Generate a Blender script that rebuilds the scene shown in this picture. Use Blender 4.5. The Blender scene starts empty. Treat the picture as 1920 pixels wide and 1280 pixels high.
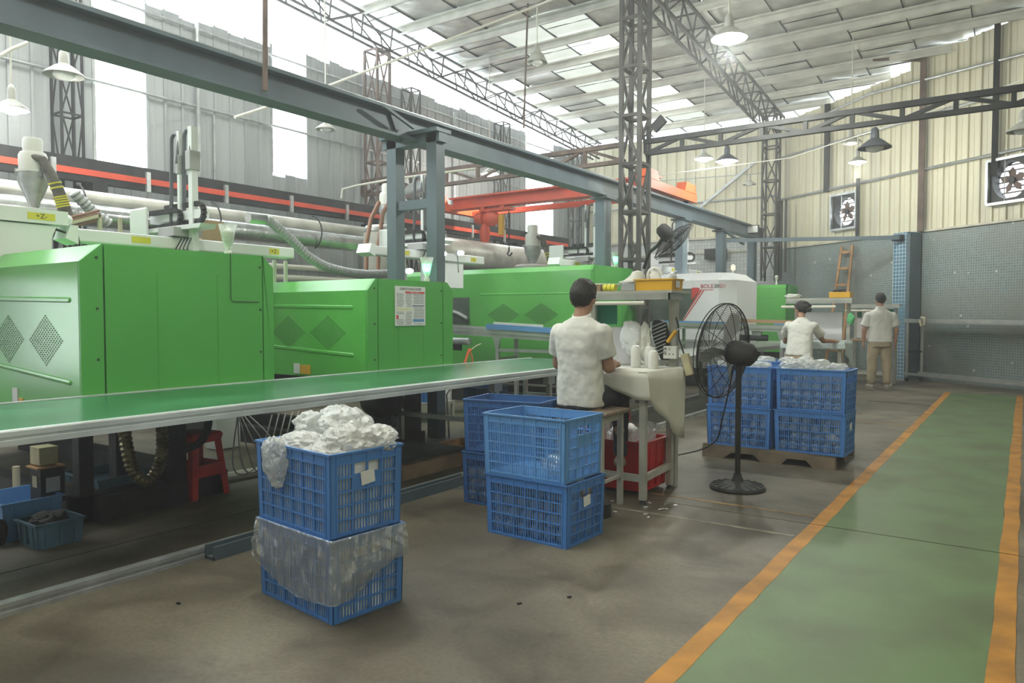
import bpy, bmesh, math, random
from mathutils import Vector, Matrix, noise
PI = math.pi
S = bpy.context.scene
COL = S.collection

# ------------------------------------------------------------------ camera
cam = bpy.data.cameras.new('camera'); cam_o = bpy.data.objects.new('camera', cam); COL.objects.link(cam_o)
cam.sensor_width = 36; cam.lens = 26.006; cam.clip_end = 200; cam.clip_start = .05
cam_o.location = (0, 0, 1.34)
cam_o.rotation_euler = (math.radians(90 - 2.065), 0, math.radians(34.74))
S.camera = cam_o
# ------------------------------------------------------------------ view, world
S.view_settings.view_transform = 'Standard'; S.view_settings.look = 'None'
S.view_settings.gamma = 1; S.view_settings.use_curve_mapping = False
S.view_settings.exposure = 0.0
w = bpy.data.worlds.new('world'); S.world = w; w.use_nodes = True
bg = w.node_tree.nodes['Background']; bg.inputs[0].default_value = (.86, .95, 1, 1); bg.inputs[1].default_value = 7.5

def area(name, loc, rot, sx, sy, power, color=(1, 1, 1), portal=False):
    l = bpy.data.lights.new(name, 'AREA'); l.shape = 'RECTANGLE'; l.size = sx; l.size_y = sy
    l.energy = power; l.color = color
    if portal: l.cycles.is_portal = True
    o = bpy.data.objects.new(name, l); COL.objects.link(o); o.location = loc
    o.rotation_euler = [math.radians(a) for a in rot]; return o
# daylight entering between the top of the left wall and the roof
area('eave_daylight', (-11.1, 7.0, 6.5), (0, -90, 0), .9, 25, 1, portal=True)
# unseen overhead area lights added to brighten the near half of the hall
area('added_overhead_fill', (-3.0, 1.0, 6.9), (0, 0, 0), 5, 7, 260, (1, .97, .82))
area('added_overhead_fill', (-8.5, 4.0, 6.9), (0, 0, 0), 1.6, 7, 260, (.97, 1, .95))
area('added_overhead_fill', (5.2, 6.0, 6.8), (0, 0, 0), 2.5, 10, 90, (1, .97, .82))

# ------------------------------------------------------------------ materials
MATS = {}
def mat(name, col, rough=.6, metal=0.0, vary=0.0, scale=4.0, bump=0.0, bscale=60.0, emit=None, estr=0.0,
        alpha=1.0, trans=0.0, col2=None, ramp=(.35, .65), coat=0.0, spec=.5, detail=5.0, stretch=None):
    m = bpy.data.materials.new(name); m.use_nodes = True; n = m.node_tree.nodes; L = m.node_tree.links
    b = n['Principled BSDF']; b.inputs['Roughness'].default_value = rough; b.inputs['Metallic'].default_value = metal
    b.inputs['Specular IOR Level'].default_value = spec
    c = (*col, 1); b.inputs['Base Color'].default_value = c
    if coat: b.inputs['Coat Weight'].default_value = coat
    if alpha < 1: b.inputs['Alpha'].default_value = alpha
    if trans: b.inputs['Transmission Weight'].default_value = trans
    tc = n.new('ShaderNodeTexCoord'); mp = n.new('ShaderNodeMapping'); L.new(tc.outputs['Object'], mp.inputs[0])
    if stretch: mp.inputs['Scale'].default_value = stretch
    if vary or col2:
        t = n.new('ShaderNodeTexNoise'); t.inputs['Scale'].default_value = scale; t.inputs['Detail'].default_value = detail
        L.new(mp.outputs[0], t.inputs['Vector'])
        r = n.new('ShaderNodeValToRGB'); L.new(t.outputs[0], r.inputs[0])
        r.color_ramp.elements[0].position, r.color_ramp.elements[1].position = ramp
        r.color_ramp.elements[0].color = (*(col2 if col2 else [x * (1 - vary) for x in col]), 1)
        r.color_ramp.elements[1].color = (*[min(1, x * (1 + vary * .5)) for x in col], 1)
        L.new(r.outputs[0], b.inputs['Base Color'])
    if bump:
        t2 = n.new('ShaderNodeTexNoise'); t2.inputs['Scale'].default_value = bscale; t2.inputs['Detail'].default_value = 4
        L.new(mp.outputs[0], t2.inputs['Vector'])
        bp = n.new('ShaderNodeBump'); bp.inputs['Strength'].default_value = bump; bp.inputs['Distance'].default_value = .01
        L.new(t2.outputs[0], bp.inputs['Height']); L.new(bp.outputs[0], b.inputs['Normal'])
    if emit:
        b.inputs['Emission Color'].default_value = (*emit, 1); b.inputs['Emission Strength'].default_value = estr
    MATS[name] = m; return m

def film(name, col, body=.35, rough=.25, bump=.6, bscale=18, stretch=(1, 1, 1), gloss=.16):
    """clear crumpled polythene: see-through, a little milky, shiny"""
    m = bpy.data.materials.new(name); m.use_nodes = True; n = m.node_tree.nodes; L = m.node_tree.links
    b = n['Principled BSDF']; b.inputs['Base Color'].default_value = (*col, 1); b.inputs['Roughness'].default_value = rough
    b.inputs['Specular IOR Level'].default_value = .9
    tl = n.new('ShaderNodeBsdfTranslucent'); tl.inputs[0].default_value = (*col, 1)
    ad = n.new('ShaderNodeMixShader'); ad.inputs[0].default_value = .35
    tr = n.new('ShaderNodeBsdfTransparent'); mx = n.new('ShaderNodeMixShader'); mx.inputs[0].default_value = body
    gl = n.new('ShaderNodeBsdfGlossy'); gl.inputs['Roughness'].default_value = .12
    m2 = n.new('ShaderNodeMixShader'); m2.inputs[0].default_value = gloss
    tn = n.new('ShaderNodeTexNoise'); tn.inputs['Scale'].default_value = bscale; tn.inputs['Detail'].default_value = 6; tn.inputs['Distortion'].default_value = 1.2
    tc = n.new('ShaderNodeTexCoord'); mp = n.new('ShaderNodeMapping'); mp.inputs['Scale'].default_value = stretch; L.new(tc.outputs['Object'], mp.inputs[0]); L.new(mp.outputs[0], tn.inputs['Vector'])
    bp = n.new('ShaderNodeBump'); bp.inputs['Strength'].default_value = bump; bp.inputs['Distance'].default_value = .02
    L.new(tn.outputs[0], bp.inputs['Height'])
    for s in (b, gl): L.new(bp.outputs[0], s.inputs['Normal'])
    L.new(b.outputs[0], ad.inputs[1]); L.new(tl.outputs[0], ad.inputs[2])
    L.new(tr.outputs[0], mx.inputs[1]); L.new(ad.outputs[0], mx.inputs[2])
    L.new(mx.outputs[0], m2.inputs[1]); L.new(gl.outputs[0], m2.inputs[2])
    L.new(m2.outputs[0], n['Material Output'].inputs[0]); MATS[name] = m; return m

def tiles(name, col, grout, size, vary=.25, rough=.35, patch=None, miss=None):
    """small square mosaic tiles far below one-piece size: colour, grout lines and relief"""
    m = bpy.data.materials.new(name); m.use_nodes = True; n = m.node_tree.nodes; L = m.node_tree.links
    b = n['Principled BSDF']; b.inputs['Roughness'].default_value = rough
    tc = n.new('ShaderNodeTexCoord'); br = n.new('ShaderNodeTexBrick'); br.offset = 0; br.inputs['Scale'].default_value = 1 / size
    br.inputs['Brick Width'].default_value = 1; br.inputs['Row Height'].default_value = 1; br.inputs['Mortar Size'].default_value = .09
    br.inputs['Color1'].default_value = (*col, 1); br.inputs['Color2'].default_value = (*[x * (1 - vary) for x in col], 1)
    br.inputs['Mortar'].default_value = (*grout, 1)
    L.new(tc.outputs['UV'], br.inputs['Vector'])
    t = n.new('ShaderNodeTexNoise'); t.inputs['Scale'].default_value = 1.1; t.inputs['Detail'].default_value = 6; L.new(tc.outputs['UV'], t.inputs['Vector'])
    r = n.new('ShaderNodeValToRGB'); L.new(t.outputs[0], r.inputs[0]); r.color_ramp.elements[0].position = .45; r.color_ramp.elements[1].position = .7
    r.color_ramp.elements[0].color = (0, 0, 0, 1); r.color_ramp.elements[1].color = (.75, .75, .75, 1)
    mx = n.new('ShaderNodeMix'); mx.data_type = 'RGBA'; mx.inputs['B'].default_value = (*(patch or col), 1)
    L.new(r.outputs[0], mx.inputs['Factor']); L.new(br.outputs[0], mx.inputs['A'])
    out = mx.outputs['Result']
    if miss:   # single fallen tiles
        vo = n.new('ShaderNodeTexVoronoi'); vo.inputs['Scale'].default_value = 3.2; L.new(tc.outputs['UV'], vo.inputs['Vector'])
        lt = n.new('ShaderNodeMath'); lt.operation = 'LESS_THAN'; lt.inputs[1].default_value = .085; L.new(vo.outputs['Distance'], lt.inputs[0])
        m3 = n.new('ShaderNodeMix'); m3.data_type = 'RGBA'; m3.inputs['B'].default_value = (*miss, 1)
        L.new(lt.outputs[0], m3.inputs['Factor']); L.new(out, m3.inputs['A']); out = m3.outputs['Result']
    L.new(out, b.inputs['Base Color'])
    MATS[name] = m; return m

mat('green_paint', (.115, .49, .085), .24, vary=.10, scale=1.5, bump=.03, bscale=9, spec=.9)
mat('green_panel', (.085, .41, .07), .42, vary=.08, scale=1.2, bump=.05, bscale=160)
mat('white_paint', (.82, .84, .85), .35, vary=.05, scale=2)
mat('grey_paint', (.42, .42, .42), .4)
mat('seam', (.02, .05, .02), .7)
mat('black', (.012, .012, .012), .6)
mat('soft_black', (.03, .03, .03), .75, vary=.3, scale=9)
mat('dark_steel', (.028, .029, .029), .55, .3, vary=.4, scale=5)
mat('truss_steel', (.075, .07, .065), .6, .2, vary=.4, scale=4)
mat('rust_steel', (.17, .12, .10), .7, .1, vary=.4, scale=4)
mat('blue_grey_steel', (.10, .14, .165), .5, .1, vary=.2, scale=2)
mat('light_blue_steel', (.28, .36, .42), .5, .1, vary=.15, scale=2)
mat('aluminium', (.5, .52, .5), .34, .65, vary=.12, scale=6, stretch=(1, .1, 1))
mat('worn_aluminium', (.62, .68, .68), .42, .2, vary=.2, scale=9, stretch=(1, .3, 1))
mat('galvanised', (.48, .50, .50), .4, .6, vary=.2, scale=8)
mat('belt_green', (.045, .20, .085), .27, vary=.25, scale=2.5, bump=.03, bscale=70)
mat('belt_pale', (.3, .33, .3), .3, vary=.2, scale=2.5)
mat('orange_crane', (.75, .11, .05), .45, vary=.12, scale=3)
mat('bright_orange', (.85, .16, .05), .5)
mat('red_orange_strip', (.72, .085, .04), .55, vary=.15, scale=3)
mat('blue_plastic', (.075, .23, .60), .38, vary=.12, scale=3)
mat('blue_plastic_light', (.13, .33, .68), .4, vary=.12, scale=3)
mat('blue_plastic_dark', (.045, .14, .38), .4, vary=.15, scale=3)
mat('dirty_blue_plastic', (.07, .15, .22), .5, vary=.4, scale=6)
mat('red_plastic', (.52, .018, .018), .35, vary=.15, scale=4)
mat('red_plastic_worn', (.66, .03, .02), .45, vary=.3, scale=6)
mat('yellow_plastic', (.75, .42, .03), .4, vary=.08)
mat('yellow_sticker', (.72, .66, .05), .5)
mat('white_plastic', (.72, .72, .68), .35)
mat('bottle_plastic', (.62, .66, .7), .25, alpha=.75)
mat('beige_panel', (.70, .665, .50), .5, vary=.12, scale=1.6)
mat('beige_panel_b', (.64, .61, .47), .55, vary=.2, scale=1.2)
mat('grey_panel', (.42, .44, .45), .5, vary=.12, scale=1.4)
mat('grey_panel_b', (.38, .40, .41), .5, vary=.16, scale=1.2)
mat('roof_sheet', (.66, .67, .62), .38, .25, vary=.28, scale=2.2, bump=.25, bscale=5)
mat('roof_sheet_b', (.58, .59, .55), .42, .25, vary=.35, scale=1.8, bump=.3, bscale=4)
mat('purlin_paint', (.74, .74, .68), .45, vary=.15, scale=3)
mat('wood', (.5, .27, .11), .6, vary=.3, scale=6, stretch=(1, 1, .2))
mat('pallet_wood', (.20, .155, .11), .75, vary=.35, scale=5)
mat('plywood', (.34, .24, .14), .7, vary=.3, scale=4)
mat('cardboard', (.45, .30, .17), .8, vary=.15, scale=3)
mat('cloth_white', (.66, .66, .60), .85, vary=.06, scale=5, bump=.25, bscale=14)
mat('cloth_pale_blue', (.55, .64, .66), .8, vary=.08, scale=5, bump=.2, bscale=14)
mat('shirt_white', (.68, .68, .64), .85, vary=.06, scale=6, bump=.5, bscale=9)
mat('khaki', (.40, .33, .22), .85, vary=.2, scale=5, bump=.4, bscale=10)
mat('dark_trousers', (.03, .035, .05), .85, vary=.2)
mat('skin', (.42, .23, .15), .55, vary=.1, scale=8)
mat('hair', (.018, .015, .013), .55, vary=.5, scale=60, bump=.6, bscale=160)
mat('shoe', (.32, .29, .24), .7, vary=.3, scale=12)
mat('duct_wrap', (.62, .60, .55), .4, .15, vary=.25, scale=3, bump=.2, bscale=25)
mat('duct_foil', (.6, .62, .62), .25, .8, vary=.3, scale=5, bump=.5, bscale=22)
mat('flex_hose', (.4, .41, .42), .45, .4)
mat('gold_foil', (.34, .29, .17), .28, .75, vary=.5, scale=14, bump=1, bscale=30)
mat('brown_hose', (.32, .16, .10), .5)
mat('lamp_enamel', (.5, .5, .45), .35, .1, vary=.2)
mat('lamp_dark', (.12, .13, .15), .45, .2)
mat('cream_pvc', (.62, .56, .42), .5, vary=.15)
mat('pipe_white', (.68, .66, .58), .5)
mat('rag', (.16, .15, .13), .9, vary=.5, scale=8)
mat('teal_board', (.01, .20, .12), .5)
mat('paper', (.72, .74, .75), .6)
mat('paper_blue', (.1, .28, .55), .6)
mat('ink', (.03, .03, .03), .6)
mat('red_print', (.6, .05, .04), .6)
mat('maroon_print', (.42, .03, .05), .5)
mat('navy_print', (.06, .08, .2), .6)
mat('cream_box', (.55, .5, .32), .5, vary=.25, scale=8)
mat('acrylic', (.72, .70, .72), .3, vary=.04, scale=2)
mat('metal_cabinet', (.42, .44, .45), .45, .2, vary=.1)
mat('glass_dark', (.10, .13, .11), .12, vary=.4, scale=3)
mat('daylight_sheet', (.9, .95, 1), .6, emit=(.9, .96, 1), estr=5.5)
mat('bulb_lit', (1, 1, 1), .4, emit=(.88, .95, 1), estr=60)
mat('bulb_off', (.8, .8, .78), .2)
mat('led_green', (.1, .8, .3), .4, emit=(.15, 1, .42), estr=9)
mat('led_work', (1, 1, 1), .4, emit=(.9, 1, .97), estr=45)
mat('led_amber', (1, .7, .3), .4, emit=(1, .68, .25), estr=2.5)
mat('led_red', (1, .1, .1), .4, emit=(1, .03, .03), estr=6)
mat('wet_patch', (.05, .045, .036), .35)
mat('crack', (.02, .018, .014), .9)
mat('paint_white_worn', (.25, .23, .18), .7, vary=.4, scale=10)
mat('paint_orange_worn', (.32, .20, .09), .7, vary=.5, scale=10)
mat('orange_line', (.42, .185, .02), .6, vary=.3, scale=5, bump=.1)
mat('trim_cream', (.55, .52, .42), .6, vary=.2)
mat('skirting_dirty', (.2, .2, .17), .8, vary=.4)
film('bag_film', (.88, .9, .88), body=.55, bump=.9)
mat('liner_white', (.82, .84, .83), .35, vary=.15, scale=9, bump=.8, bscale=22)
film('clear_film', (.8, .86, .9), body=.13, bump=1.0, bscale=10, stretch=(1.8, 1.8, .4), gloss=.26)
tiles('tile_blue_grey', (.20, .26, .26), (.36, .40, .38), .05, patch=(.24, .235, .19), miss=(.55, .58, .55))
tiles('tile_white', (.55, .57, .55), (.30, .33, .33), .09, patch=(.5, .52, .5))
tiles('tile_pillar', (.085, .23, .36), (.55, .62, .62), .075, patch=(.12, .25, .34))
# concrete
def concrete():
    m = bpy.data.materials.new('concrete'); m.use_nodes = True; n = m.node_tree.nodes; L = m.node_tree.links; b = n['Principled BSDF']
    tc = n.new('ShaderNodeTexCoord')
    def nz(sc, de, p0, c0, p1, c1, dist=0):
        t = n.new('ShaderNodeTexNoise'); t.inputs['Scale'].default_value = sc; t.inputs['Detail'].default_value = de; t.inputs['Distortion'].default_value = dist
        L.new(tc.outputs['Object'], t.inputs['Vector']); r = n.new('ShaderNodeValToRGB'); L.new(t.outputs[0], r.inputs[0])
        r.color_ramp.elements[0].position = p0; r.color_ramp.elements[1].position = p1
        r.color_ramp.elements[0].color = (*c0, 1); r.color_ramp.elements[1].color = (*c1, 1); return t, r
    _, a = nz(.9, 6, .36, (.078, .066, .045), .66, (.20, .176, .130), .4)
    _, s = nz(2.3, 8, .3, (.55, .52, .48), .52, (1, 1, 1), .8)
    t3, g = nz(45, 5, .3, (.8, .8, .8), .7, (1.08, 1.08, 1.08))
    def mul(x, y):
        q = n.new('ShaderNodeMix'); q.data_type = 'RGBA'; q.blend_type = 'MULTIPLY'; q.inputs['Factor'].default_value = 1
        L.new(x, q.inputs['A']); L.new(y, q.inputs['B']); return q.outputs['Result']
    L.new(mul(mul(a.outputs[0], s.outputs[0]), g.outputs[0]), b.inputs['Base Color'])
    b.inputs['Roughness'].default_value = .58
    bp = n.new('ShaderNodeBump'); bp.inputs['Strength'].default_value = .15; bp.inputs['Distance'].default_value = .004
    L.new(t3.outputs[0], bp.inputs['Height']); L.new(bp.outputs[0], b.inputs['Normal']); MATS['concrete'] = m
concrete()
mat('walk_green', (.105, .172, .066), .5, col2=(.080, .108, .043), scale=2.2, ramp=(.28, .6), bump=.12, bscale=40, detail=9)

# ------------------------------------------------------------------ mesh builder
class MB:
    def __init__(s): s.v = []; s.f = []; s.uv = None
    def add(s, vs, fs):
        k = len(s.v); s.v += [tuple(v) for v in vs]; s.f += [tuple(i + k for i in f) for f in fs]; return s
    def box(s, c, d, rot=None):
        hx, hy, hz = d[0] / 2, d[1] / 2, d[2] / 2
        vs = [Vector((x, y, z)) for x in (-hx, hx) for y in (-hy, hy) for z in (-hz, hz)]
        if rot is not None: vs = [rot @ v for v in vs]
        c = Vector(c)
        return s.add([v + c for v in vs], [(0, 1, 3, 2), (4, 6, 7, 5), (0, 4, 5, 1), (2, 3, 7, 6), (0, 2, 6, 4), (1, 5, 7, 3)])
    def bx(s, x0, x1, y0, y1, z0, z1):
        return s.box(((x0 + x1) / 2, (y0 + y1) / 2, (z0 + z1) / 2), (abs(x1 - x0), abs(y1 - y0), abs(z1 - z0)))
    def bar(s, p, q, w, h=None, up=(0, 0, 1)):
        """box from p to q; w is the width across, h the height along up"""
        h = h or w; p, q = Vector(p), Vector(q); d = q - p; l = d.length
        if l < 1e-6: return s
        d.normalize(); u = Vector(up)
        if abs(d.dot(u)) > .98: u = Vector((0, 1, 0))
        r = d.cross(u).normalized(); u = r.cross(d).normalized()
        m = Matrix((r, d, u)).transposed()
        return s.box((p + q) / 2, (w, l, h), m)
    def tube(s, pts, r, n=8, cap=True):
        pts = [Vector(p) for p in pts]; N = len(pts); rr = r if isinstance(r, (list, tuple)) else [r] * N
        k = len(s.v); prev = None
        for i, p in enumerate(pts):
            t = (pts[min(i + 1, N - 1)] - pts[max(i - 1, 0)]).normalized()
            if prev is None:
                a = Vector((0, 0, 1)) if abs(t.z) < .9 else Vector((1, 0, 0)); u = t.cross(a).normalized()
            else: u = (prev - t * prev.dot(t)).normalized()
            prev = u; v = t.cross(u)
            for j in range(n):
                a = 2 * PI * j / n; s.v.append(tuple(p + (u * math.cos(a) + v * math.sin(a)) * rr[i]))
        for i in range(N - 1):
            for j in range(n):
                a, b = k + i * n + j, k + i * n + (j + 1) % n; s.f.append((a, b, b + n, a + n))
        if cap: s.f.append(tuple(k + j for j in reversed(range(n)))); s.f.append(tuple(k + (N - 1) * n + j for j in range(n)))
        return s
    def lathe(s, prof, n=16, c=(0, 0, 0), rot=None, cap=True):
        k = len(s.v); c = Vector(c)
        for (r, z) in prof:
            for j in range(n):
                a = 2 * PI * j / n; v = Vector((r * math.cos(a), r * math.sin(a), z))
                if rot is not None: v = rot @ v
                s.v.append(tuple(v + c))
        for i in range(len(prof) - 1):
            for j in range(n):
                a, b = k + i * n + j, k + i * n + (j + 1) % n; s.f.append((a, b, b + n, a + n))
        if cap:
            s.f.append(tuple(k + j for j in reversed(range(n)))); m = k + (len(prof) - 1) * n; s.f.append(tuple(m + j for j in range(n)))
        return s
    def cyl(s, p, q, r, n=12): return s.tube([p, q], r, n)
    def ell(s, c, d, rot=None, nu=16, nv=10):
        prof = [(max(math.sin(PI * i / nv), .001), -math.cos(PI * i / nv)) for i in range(nv + 1)]
        k = len(s.v); s.lathe(prof, nu); c = Vector(c)
        for i in range(k, len(s.v)):
            v = Vector(s.v[i]); v = Vector((v.x * d[0], v.y * d[1], v.z * d[2]))
            if rot is not None: v = rot @ v
            s.v[i] = tuple(v + c)
        return s
    def prism(s, poly, a0, a1, axis='x'):
        """polygon in the two other axes, pushed along axis from a0 to a1"""
        n = len(poly)
        def P(a, u, v): return {'x': (a, u, v), 'y': (u, a, v), 'z': (u, v, a)}[axis]
        vs = [P(a0, u, v) for u, v in poly] + [P(a1, u, v) for u, v in poly]
        fs = [tuple(reversed(range(n))), tuple(range(n, 2 * n))] + [(i, (i + 1) % n, (i + 1) % n + n, i + n) for i in range(n)]
        return s.add(vs, fs)
    def rings(s, rs, n=20, cap=True):
        """rings of (center, axis u, axis v)"""
        k = len(s.v)
        for c, u, v in rs:
            c, u, v = Vector(c), Vector(u), Vector(v)
            for j in range(n):
                a = 2 * PI * j / n; s.v.append(tuple(c + u * math.cos(a) + v * math.sin(a)))
        for i in range(len(rs) - 1):
            for j in range(n):
                a, b = k + i * n + j, k + i * n + (j + 1) % n; s.f.append((a, b, b + n, a + n))
        if cap: s.f.append(tuple(k + j for j in reversed(range(n)))); m = k + (len(rs) - 1) * n; s.f.append(tuple(m + j for j in range(n)))
        return s
    def grid(s, fn, nu, nv):
        k = len(s.v)
        for i in range(nu + 1):
            for j in range(nv + 1): s.v.append(tuple(fn(i / nu, j / nv)))
        for i in range(nu):
            for j in range(nv):
                a = k + i * (nv + 1) + j; s.f.append((a, a + nv + 1, a + nv + 2, a + 1))
        return s
    def build(s, name, m, parent=None, smooth=False, bevel=0, uvs=None):
        me = bpy.data.meshes.new(name)
        off = Vector((0, 0, 0))
        if parent is not None: off = world_loc(parent)
        vs = [(v[0] - off.x, v[1] - off.y, v[2] - off.z) for v in s.v]
        me.from_pydata(vs, [], s.f); me.update()
        bm = bmesh.new(); bm.from_mesh(me); bmesh.ops.recalc_face_normals(bm, faces=bm.faces)
        if uvs: # planar uv in metres: (u axis, v axis)
            uvl = bm.loops.layers.uv.new('uv'); U, V = Vector(uvs[0]), Vector(uvs[1])
            for f in bm.faces:
                for l in f.loops: co = l.vert.co + off; l[uvl].uv = (co.dot(U), co.dot(V))
        bm.to_mesh(me); bm.free()
        if smooth: me.polygons.foreach_set('use_smooth', [True] * len(me.polygons))
        me.materials.append(MATS[m] if isinstance(m, str) else m)
        o = bpy.data.objects.new(name, me); COL.objects.link(o)
        if parent is not None: o.parent = parent
        if bevel:
            b = o.modifiers.new('bevel', 'BEVEL'); b.width = bevel; b.segments = 2; b.limit_method = 'ANGLE'
        if smooth and not bevel: 
            try: me.set_sharp_from_angle(angle=math.radians(38))
            except Exception: pass
        return o
def world_loc(o):
    p = Vector((0, 0, 0))
    while o is not None: p = p + Vector(o.location); o = o.parent
    return p
def tag(o, label, cat, group=None):
    o['label'] = label; o['category'] = cat
    if group: o['group'] = group
    return o
def thing(name, label, cat, loc=(0, 0, 0), group=None):
    o = bpy.data.objects.new(name, None); COL.objects.link(o); o.location = loc; o.empty_display_size = .1
    return tag(o, label, cat, group)
def structure(o): o['kind'] = 'structure'; return o
def empty_structure(name, loc=(0, 0, 0)):
    o = bpy.data.objects.new(name, None); COL.objects.link(o); o.location = loc; return structure(o)
def dup(root, loc=None, rz=None, label=None, group=None):
    def cp(o, par):
        c = o.copy(); COL.objects.link(c)
        if par is not None: c.parent = par
        for ch in o.children: cp(ch, c)
        return c
    r = cp(root, None)
    if loc is not None: r.location = loc
    if rz is not None: r.rotation_euler = (0, 0, rz)
    if label: r['label'] = label
    if group: r['group'] = group
    return r
def text(body, name, m, parent, loc, rot, size, ext=.001, ax='CENTER', sx=1.0):
    c = bpy.data.curves.new(name, 'FONT'); c.body = body; c.size = size; c.extrude = ext; c.align_x = ax; c.align_y = 'CENTER'
    o = bpy.data.objects.new(name, c); COL.objects.link(o); c.materials.append(MATS[m]); o.parent = parent
    o.location = Vector(loc) - world_loc(parent); o.rotation_euler = rot; o.scale = (sx, 1, 1)
    me = bpy.data.meshes.new_from_object(o); n_ = o.name; p_ = (o.location.copy(), o.rotation_euler.copy(), o.scale.copy()); bpy.data.objects.remove(o)
    o = bpy.data.objects.new(name, me); COL.objects.link(o); o.parent = parent; o.location, o.rotation_euler, o.scale = p_; return o
def share(name, me, parent, loc, rot=(0, 0, 0), scale=None):
    o = bpy.data.objects.new(name, me); COL.objects.link(o); o.parent = parent
    o.location = Vector(loc) - (world_loc(parent) if parent is not None else Vector()); o.rotation_euler = rot
    if scale: o.scale = scale
    return o
RZ = lambda a: Matrix.Rotation(a, 3, 'Z')
RX = lambda a: Matrix.Rotation(a, 3, 'X')
RY = lambda a: Matrix.Rotation(a, 3, 'Y')

# ================================================================== FLOOR
random.seed(3)
fl = MB(); fl.bx(-13.5, 8, -7, 4.945, -.1, 0); floor_o = structure(fl.build('floor', 'concrete'))
f2 = MB(); f2.bx(-13.5, 8, 4.955, 23, -.1, 0); f2.build('slab', 'concrete', floor_o)
f3 = MB(); f3.bx(-13.5, 8, 4.9, 5.0, -.12, -.03); f3.build('joint', 'crack', floor_o)
def jag(x0, x1, y0, y1, z, m, name, amp=.006, step=.12):
    """thin coat of paint with slightly uneven long edges"""
    n = max(2, int((y1 - y0) / step)); ring = []
    for i in range(n + 1):
        y = y0 + (y1 - y0) * i / n
        a = amp * noise.noise(Vector((x0 * 3, y * 2.3, 1))); b = amp * noise.noise(Vector((x1 * 3, y * 2.7, 5)))
        ring.append((x0 + a * 2, x1 + b * 2, y))
    mb = MB()
    vs = []; fs = []
    for a, b, y in ring: vs += [(a, y, z), (b, y, z), (a, y, 0), (b, y, 0)]
    for i in range(n):
        k = i * 4; fs += [(k, k + 1, k + 5, k + 4), (k, k + 4, k + 6, k + 2), (k + 1, k + 3, k + 7, k + 5)]
    mb.add(vs, fs); return mb.build(name, m, floor_o)
for a, b in ((-6.9, 4.944), (4.956, 14.75)):
    jag(-1.03, -.09, a, b, .0015, 'walk_green', 'walkway_paint')
    jag(-1.11, -1.02, a, b, .0025, 'orange_line', 'walkway_line')
    jag(-.092, -.004, a, b, .0025, 'orange_line', 'walkway_line')
# worn cross lines painted on the concrete
def strip(p, q, w, m, name, z=.002):
    p, q = Vector(p), Vector(q); p.z = q.z = z / 2
    mb = MB(); mb.bar(p, q, w, z); return mb.build(name, m, floor_o)
strip((-2.35, 4.60, 0), (-1.12, 4.62, 0), .028, 'paint_white_worn', 'floor_line')
strip((-2.3, 5.13, 0), (-1.12, 5.15, 0), .03, 'paint_orange_worn', 'floor_line')
strip((-2.2, 11.0, 0), (-1.12, 11.0, 0), .05, 'paint_white_worn', 'floor_line')
strip((-2.2, 10.1, 0), (-1.12, 10.1, 0), .05, 'paint_orange_worn', 'floor_line')
strip((-4.33, -2, 0), (-4.33, 4.9, 0), .006, 'crack', 'floor_crack')
strip((-2.0, 12.6, 0), (-1.12, 12.5, 0), .02, 'crack', 'floor_crack')

# ================================================================== WALLS
def zr(y): return 6.45 + .07 * (19.8 - y)          # underside of the roof sheets
WP = Vector((0, 16.1, 0)); WD = Vector((-.818, .575, 0)).normalized(); WN = Vector((-.575, -.818, 0)).normalized()   # slanted wall: point, direction, normal into the hall
def wpt(t, z=0, off=0): return WP + WD * t + WN * off + Vector((0, 0, z))
T0 = 6.56                                           # where the slanted wall meets the back wall

def panel_mesh(name, w, h, m, rib=.035, rw=.035):
    """one ribbed wall sheet bay: width along local x, height along z, face towards -y"""
    mb = MB()
    pr = [(0, 0), (0, -rib), (rw, -rib), (rw + .012, 0), (w * .52, 0), (w * .53, -.006), (w * .56, -.006), (w * .57, 0), (w - .0, 0), (w - .0, .02), (0, .02)]
    mb.prism(pr, 0, h, 'z'); me = mb.build(name, m); data = me.data; bpy.data.objects.remove(me); return data

def wall_run(par, p0, d, length, z0, ztop, w, mats, holes=(), jitter=0, name='panel'):
    """places ribbed bays along direction d; holes = (t0, t1, zlow, zhigh) leave an opening"""
    ang = math.atan2(d.y, d.x); t = 0; k = 0; cache = {}
    while t < length - .02:
        ww = min(w, length - t); hs = [h for h in holes if h[0] - .01 <= t + ww / 2 <= h[1] + .01]
        zt = ztop(t + ww / 2) + (random.uniform(-jitter, jitter) if jitter else 0)
        spans = [(z0, zt)]
        if hs: spans = [(z0, hs[0][2] + random.uniform(-.03, .03) * (jitter > 0)), (hs[0][3], zt)]
        for a, b in spans:
            if b - a < .05: continue
            m = mats[(k * 7 + 3) % 5 == 0]; key = (round(ww, 3), m)
            if key not in cache: cache[key] = panel_mesh(name, ww, 1.0, m)
            p = p0 + d * t
            o = share(name, cache[key], par, (p.x, p.y, a), (0, 0, ang), (1, 1, b - a))
        t += ww; k += 1

# left wall: grey ribbed sheets with translucent sheets let in
wl = empty_structure('wall_left', (-11, 0, 0))
WIN = [(-1.45, -.35, .5), (2.4, 3.15, 3.43), (5.39, 6.13, 3.43), (8.43, 9.17, 3.86), (16.48, 17.85, 3.33)]
EAVE = 6.1
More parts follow.
